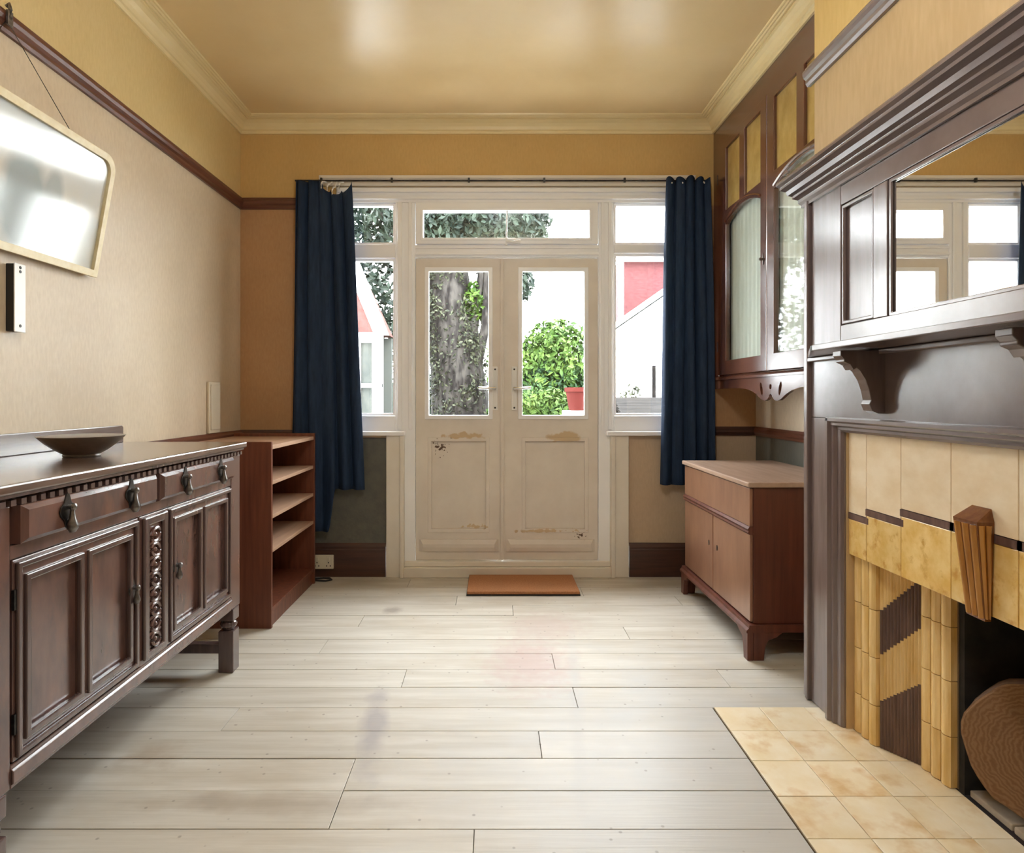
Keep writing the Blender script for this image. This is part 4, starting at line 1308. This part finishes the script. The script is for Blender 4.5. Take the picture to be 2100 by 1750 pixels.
art()
pc = empty('framed_picture', (-1.54, (PYA + PYB) / 2, PZ), 'misty landscape print in a thin gilt frame hung on the left wall', 'picture')
fw = 0.026
inn = rounded(PYA + fw, PYB - fw, fw, PH - fw, 0.045)
MB().plate(rounded(PYA, PYB, 0, PH, 0.065), [inn], 0.0, 0.020, pf).build('frame', 'frame_gold', pc, bevel=0.004)
MB().plate(rounded(PYA + 0.02, PYB - 0.02, 0.02, PH - 0.02, 0.05), [], 0.004, 0.007, pf).build('print', 'misty_print', pc)
MB().plate(inn, [], 0.010, 0.012, pf).build('glass', 'picture_glass', pc)
HKY = 1.995
for ay in (1.765, 2.226):
    p = pf(ay, PH - 0.012, -0.004)
    MB().tube([p, (-1.532, HKY, 2.288)], 0.0013, 5).build('hanging_wire', 'iron', pc)
MB().tube([(-1.5340, HKY, 2.330), (-1.524, HKY, 2.338), (-1.520, HKY, 2.320), (-1.520, HKY, 2.296), (-1.528, HKY, 2.284), (-1.534, HKY, 2.290)], 0.006, 8).box(-1.5265, -1.5195, HKY - 0.011, HKY + 0.011, 2.27, 2.315).build('picture_hook', 'pewter', pc)

# narrow white strip under the picture
wp = empty('wall_strip', (-1.54, 2.05, 1.31), 'narrow upright white metal strip with screw holes below the picture', 'wall fitting')
box('body', 'black_rubber', wp, XL + 0.0008, -1.530, 2.022, 2.066, 1.312, 1.528, 0.002)
pl = box('face_plate', 'white_plastic', wp, -1.5295, -1.526, 2.020, 2.068, 1.310, 1.530, 0.001)
for zz in (1.330, 1.505, 1.518):
    MB().lathe((-1.526, 2.044, zz), [(0.005, 0), (0.005, 0.0012)], 10, 'x').build('screw_hole', 'black_rubber', pl)

# cream box on the left wall near the corner
cb = empty('cover_box', (-1.55, 3.51, 0.905), 'small upright cream cover box on the left wall near the corner', 'wall box')
box('box_body', 'cream_plastic', cb, XL + 0.0008, XL + 0.016, 3.44, 3.575, 0.902, 1.185, 0.004)
box('cover', 'cream_plastic', cb, XL + 0.0165, XL + 0.022, 3.452, 3.563, 0.92, 1.17, 0.003)

# socket on the skirting
so_ = empty('wall_socket', (-1.04, 3.87, 0.05), 'cream double wall socket on the skirting beside the bookcase', 'socket')
box('face_plate', 'cream_plastic', so_, -1.105, -0.975, 3.862, 3.8775, 0.052, 0.138, 0.004)
for xx in (-1.075, -1.005):
    box('switch', 'cream_plastic', so_, xx - 0.008, xx + 0.008, 3.857, 3.8615, 0.105, 0.125, 0.001)
    for dx, dz in ((0, 0.092), (-0.011, 0.072), (0.011, 0.072)):
        box('pin_hole', 'black_rubber', so_, xx + dx - 0.003, xx + dx + 0.003, 3.8614, 3.8618, dz - 0.004, dz + 0.004)
cd = MB().tube([(-1.10, 3.82, 0.006), (-1.03, 3.835, 0.006), (-0.99, 3.83, 0.007), (-0.97, 3.80, 0.006), (-1.0, 3.775, 0.006), (-1.08, 3.79, 0.006)], 0.0055, 8).build('cable', 'black_rubber', smooth=True)
tag(cd, 'short black cable lying on the floor under the wall socket', 'cable')

# doormat
mt = empty('doormat', (0.165, 3.68, 0), 'flat terracotta coloured doormat in front of the French doors', 'doormat')
box('backing', 'black_rubber', mt, -0.150, 0.482, 3.508, 3.850, 0.0012, 0.007)
box('pile', 'mat_coir', mt, -0.147, 0.479, 3.511, 3.847, 0.007, 0.024, 0.004)

# ------------------------------------------------------------------ garden
gd = MB().box(-14, 14, 4.3, 26, -0.35, -0.25).build('ground', 'lawn')
tag(gd, 'garden lawn beyond the French doors', 'ground', kind=S)
pt = MB().box(-3, 3.5, 4.2, 5.8, -0.249, -0.20).build('patio', 'paving')
tag(pt, 'pale paved patio outside the French doors', 'patio', kind=S)


def leaves(b, c, rad, n, size, shell=0.35, squash=1.0):
    c = Vector(c)
    for _ in range(n):
        while True:
            p = Vector((random.uniform(-1, 1), random.uniform(-1, 1), random.uniform(-1, 1)))
            if shell < p.length < 1:
                break
        q = c + Vector((p.x * rad[0], p.y * rad[1], p.z * rad[2]))
        s_ = size * random.uniform(0.6, 1.3)
        d = (p + Vector((random.gauss(0, .7), random.gauss(0, .7), random.gauss(0, .7) - 0.2))).normalized()
        u = d.orthogonal().normalized()
        u.rotate(Matrix.Rotation(random.uniform(0, 2 * PI), 3, d))
        w = d.cross(u)
        b.add([q - u * s_, q + w * s_ * 0.45 + d * s_ * 0.1, q + u * s_, q - w * s_ * 0.45 + d * s_ * 0.1], [(0, 1, 2, 3)])


def fol(b, name, m, parent):
    o = b.build(name, m, parent)
    o['kind'] = 'stuff'
    return o


# ivy-clad tree left of centre
tr = empty('ivy_tree', (-0.33, 8.0, -0.25), 'large ivy-covered tree standing in the garden behind the left door', 'tree')


def limb(pts, rr, n=16, amp=0.10):
    b = MB().tube(pts, rr, n)
    b.xf(lambda p: p + Vector((noise.noise(p * 3.1) * amp, noise.noise(p * 3.1 + Vector((9, 2, 4))) * amp, 0)))
    return b


trunk_pts = [(-0.36, 8.0, -0.25), (-0.38, 8.0, 0.3), (-0.40, 8.0, 0.9), (-0.46, 8.0, 1.5), (-0.56, 8.0, 2.1), (-0.66, 8.0, 2.8), (-0.72, 8.0, 3.7), (-0.75, 8.0, 4.8)]
limb(trunk_pts, [0.44, 0.40, 0.37, 0.34, 0.31, 0.29, 0.26, 0.20]).build('trunk', 'trunk_bark', tr, smooth=True)
for pts, rr in (([(-0.45, 7.95, 1.5), (-0.25, 7.9, 1.9), (-0.16, 7.85, 2.5), (-0.10, 7.8, 3.2)], [0.10, 0.07, 0.05, 0.03]),
                ([(-0.30, 7.9, 1.2), (-0.10, 7.8, 2.0), (-0.08, 7.8, 2.8)], [0.07, 0.05, 0.03]),
                ([(-0.7, 8.0, 3.2), (0.2, 7.9, 3.7), (0.9, 7.8, 3.9)], [0.12, 0.08, 0.04]),
                ([(-0.7, 8.0, 3.0), (-1.5, 8.2, 3.5), (-2.3, 8.3, 3.9)], [0.12, 0.08, 0.04])):
    limb(pts, rr, 10, 0.05).build('branch', 'trunk_bark', tr, smooth=True)
b = MB()
for i in range(120):
    k = random.uniform(0, 5.2)
    a, bb = Vector(trunk_pts[int(k)]), Vector(trunk_pts[int(k) + 1])
    p = a.lerp(bb, k % 1)
    leaves(b, (p.x + random.uniform(-.26, .30), p.y - random.uniform(.15, .36), p.z), (0.15, 0.10, 0.20), 55, 0.030, 0.1)
for i in range(26):
    leaves(b, (random.uniform(-0.12, 0.06), 8.45, random.uniform(0.6, 2.9)), (0.16, 0.10, 0.22), 70, 0.045, 0.05)
for i in range(8):
    leaves(b, (random.uniform(-0.95, -0.8), 8.4, random.uniform(0.6, 2.6)), (0.14, 0.10, 0.22), 50, 0.04, 0.05)
fol(b, 'ivy', 'leaf_ivy', tr)
b = MB()
leaves(b, (-0.24, 7.85, 2.28), (0.17, 0.15, 0.26), 380, 0.045, 0.1)
leaves(b, (0.03, 7.7, 1.45), (0.12, 0.12, 0.5), 300, 0.045, 0.1)
leaves(b, (0.02, 7.7, 0.8), (0.10, 0.12, 0.35), 200, 0.045, 0.1)
fol(b, 'light_foliage', 'leaf_bright', tr)
b = MB()
for cx, cz, rx, rz, n_ in ((-0.9, 3.25, 1.0, 0.55, 2600), (0.05, 3.35, 0.65, 0.40, 1700), (-1.9, 3.1, 0.8, 0.7, 1700), (0.48, 3.25, 0.25, 0.26, 500), (0.36, 2.55, 0.16, 0.20, 300), (-0.6, 4.2, 1.6, 0.7, 2600), (-1.5, 2.3, 0.40, 0.55, 800), (-1.25, 1.9, 0.3, 0.5, 500)):
    leaves(b, (cx, 8.15 + random.uniform(-.2, .4), cz), (rx, 0.6, rz), n_, 0.055, 0.15)
for cx, cz, rx, rz, n_ in ((-0.75, 3.15, 0.55, 0.35, 900), (-0.2, 3.2, 0.5, 0.35, 900), (0.35, 3.25, 0.35, 0.3, 600)):
    leaves(b, (cx, 7.45, cz), (rx, 0.22, rz), n_, 0.05, 0.05)
fol(b, 'canopy', 'leaf_dark', tr)

# hedge far behind
hd = empty('hedge', (-2.0, 13, -0.25), 'dark boundary hedge at the far end of the garden', 'hedge')
b = MB()
for k in range(12):
    leaves(b, (-6.0 + k * 0.5, 13, 0.7), (0.5, 0.4, 1.1), 420, 0.075, 0.2)
fol(b, 'hedge_foliage', 'leaf_dark', hd)
MB().box(-6.3, -0.3, 12.9, 13.2, -0.25, 1.4).build('hedge_core', 'leaf_dark', hd)

# bright shrub seen through the right door
sh = empty('garden_shrub', (0.75, 7.0, -0.25), 'rounded bright green shrub seen through the right door', 'shrub')
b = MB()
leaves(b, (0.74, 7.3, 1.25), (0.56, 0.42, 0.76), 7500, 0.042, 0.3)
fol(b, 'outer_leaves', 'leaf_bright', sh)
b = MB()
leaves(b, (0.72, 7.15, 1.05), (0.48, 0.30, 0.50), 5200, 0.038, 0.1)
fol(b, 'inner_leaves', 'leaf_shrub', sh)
for k in range(6):
    limb([(0.75 + 0.02 * k, 7.3, -0.25), (0.6 + 0.08 * k, 7.3, 0.5), (0.45 + 0.13 * k, 7.3, 1.4)], [0.03, 0.02, 0.01], 8, 0.05).build('stem', 'trunk_bark', sh)
s2 = empty('garden_shrub', (0.72, 6.2, -0.25), 'low yellow-green shrub at the foot of the taller shrub', 'shrub')
b = MB()
leaves(b, (0.52, 6.5, 0.80), (0.42, 0.30, 0.42), 3800, 0.033, 0.25)
leaves(b, (0.55, 6.5, 0.30), (0.40, 0.30, 0.55), 900, 0.042, 0.25)
fol(b, 'leaf_mass', 'leaf_bright', s2)
MB().tube([(0.62, 6.3, -0.25), (0.62, 6.3, 0.5)], 0.03).build('stem', 'trunk_bark', s2)
pot = empty('plant_pot', (0.80, 6.0, 0.976), 'red terracotta pot on a low wall beside the shrub', 'plant pot')
MB().lathe((0.80, 6.0, 0.977), [(0.085, 0), (0.115, 0.17), (0.115, 0.172), (0.128, 0.174), (0.128, 0.215), (0.110, 0.215), (0.100, 0.18)], 24).build('pot_body', 'terracotta', pot, smooth=True)
MB().lathe((0.80, 6.0, 0.977), [(0.104, 0.19), (0.06, 0.20), (0.01, 0.20)], 24).build('soil', 'soot', pot)
gw = MB().box(0.66, 2.6, 5.90, 6.12, -0.25, 0.975).build('garden_wall', 'render_white', bevel=0.01)
tag(gw, 'low white garden wall carrying the terracotta pot', 'garden wall')
dk = empty('bin_store', (1.55, 5.4, -0.2), 'weathered timber bin store with a sloping lid outside the right side window', 'bin store')
for k in range(6):
    yy, zz = 5.00 + k * 0.14, 0.955 + k * 0.024
    MB().prism([(yy, zz), (yy + 0.134, zz + 0.023), (yy + 0.134, zz - 0.007), (yy, zz - 0.03)], 'x', 1.02 + 0.015 * k, 2.1).build('plank', 'timber_grey', dk)
for xx in (1.14, 2.0):
    for yy, zz in ((5.06, 0.92), (5.76, 1.04)):
        box('leg', 'timber_grey', dk, xx - 0.03, xx + 0.03, yy - 0.03, yy + 0.03, -0.2, zz)
for k in range(6):
    box('side_board', 'timber_grey', dk, 1.111, 2.03, 5.008, 5.028, -0.1 + 0.165 * k, 0.055 + 0.165 * k)
b = MB()
wk = empty('potted_plant', (1.30, 6.0, 0.976), 'small white potted plant on the low white garden wall', 'plant')
MB().lathe((1.30, 6.0, 0.977), [(0.035, 0), (0.05, 0.09), (0.044, 0.09), (0.04, 0.08)], 16).build('pot_body', 'render_white', wk, smooth=True)
leaves(b, (1.30, 6.0, 1.12), (0.10, 0.08, 0.10), 120, 0.025, 0.1)
fol(b, 'leaf_mass', 'leaf_ivy', wk)
po = MB().tube([(1.52, 6.0, 0.977), (1.52, 6.0, 1.40)], 0.018, 10).build('wooden_stake', 'timber_grey')
tag(po, 'dark wooden stake standing on the low white garden wall', 'stake')

# neighbouring buildings
hb = empty('brick_house', (4.6, 12, -0.25), 'red brick house wall beyond the right side window', 'building')
rb = 0.30
MB().box(2.27, 8.0, 11.0, 14.0, -0.25, 3.55).build('wall', 'red_brick', hb)
MB().tube([(2.20, 10.95, -0.25), (2.20, 10.95, 3.50)], 0.045, 10).build('drainpipe', 'render_white', hb, smooth=True)
MB().box(2.10, 8.0, 10.86, 11.0, 3.45, 3.56).build('gutter', 'render_white', hb)
ex = empty('white_extension', (4, 9, -0.25), 'white rendered lean-to with a sloping top in front of the brick wall', 'building')
MB().prism([(1.52, -0.25), (7.0, -0.25), (7.0, 4.5), (4.4, 3.93), (1.52, 1.94)], 'y', 8.0, 9.6).build('wall', 'render_white', ex)
MB().prism([(1.46, 1.92), (1.46, 1.97), (4.4, 4.03), (4.4, 3.96)], 'y', 7.92, 9.65).build('roof_edge', 'render_white', ex)
cs = empty('conservatory', (-2.0, 7, -0.25), 'white gabled conservatory with a red tiled corner beyond the left side window', 'building')
gx1 = -1.14
MB().box(-3.2, gx1, 6.5, 6.56, -0.25, 0.75).build('wall', 'render_white', cs)
for x0 in (-3.2, -2.6, -2.0, -1.42):
    MB().box(x0, x0 + 0.06, 6.48, 6.56, 0.751, 1.659).build('window_post', 'white_paint', cs)
MB().box(gx1 - 0.10, gx1, 6.465, 6.56, 0.751, 1.659).build('window_post', 'white_paint', cs)
MB().box(-3.2, gx1, 6.46, 6.56, 1.66, 1.76).build('head', 'white_paint', cs)
MB().box(-3.2, gx1, 6.47, 6.54, 1.20, 1.24).build('glazing_bar', 'white_paint', cs)
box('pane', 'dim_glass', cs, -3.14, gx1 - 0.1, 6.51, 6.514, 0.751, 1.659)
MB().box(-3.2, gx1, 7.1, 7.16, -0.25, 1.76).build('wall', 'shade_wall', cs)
MB().prism([(gx1 + 0.02, 1.765), (-1.46, 1.765), (-1.46, 2.50)], 'y', 6.60, 7.1).build('tile_hanging', 'roof_tile_red', cs)
MB().prism([(-1.461, 1.765), (-3.2, 1.765), (-3.2, 6.0), (-2.98, 6.04), (-1.461, 2.45)], 'y', 6.58, 7.1).build('gable', 'render_white', cs)
MB().prism([(gx1 + 0.06, 1.74), (gx1 - 0.07, 1.74), (-2.98, 6.05), (-2.82, 6.05)], 'y', 6.42, 6.56).build('bargeboard', 'white_paint', cs)
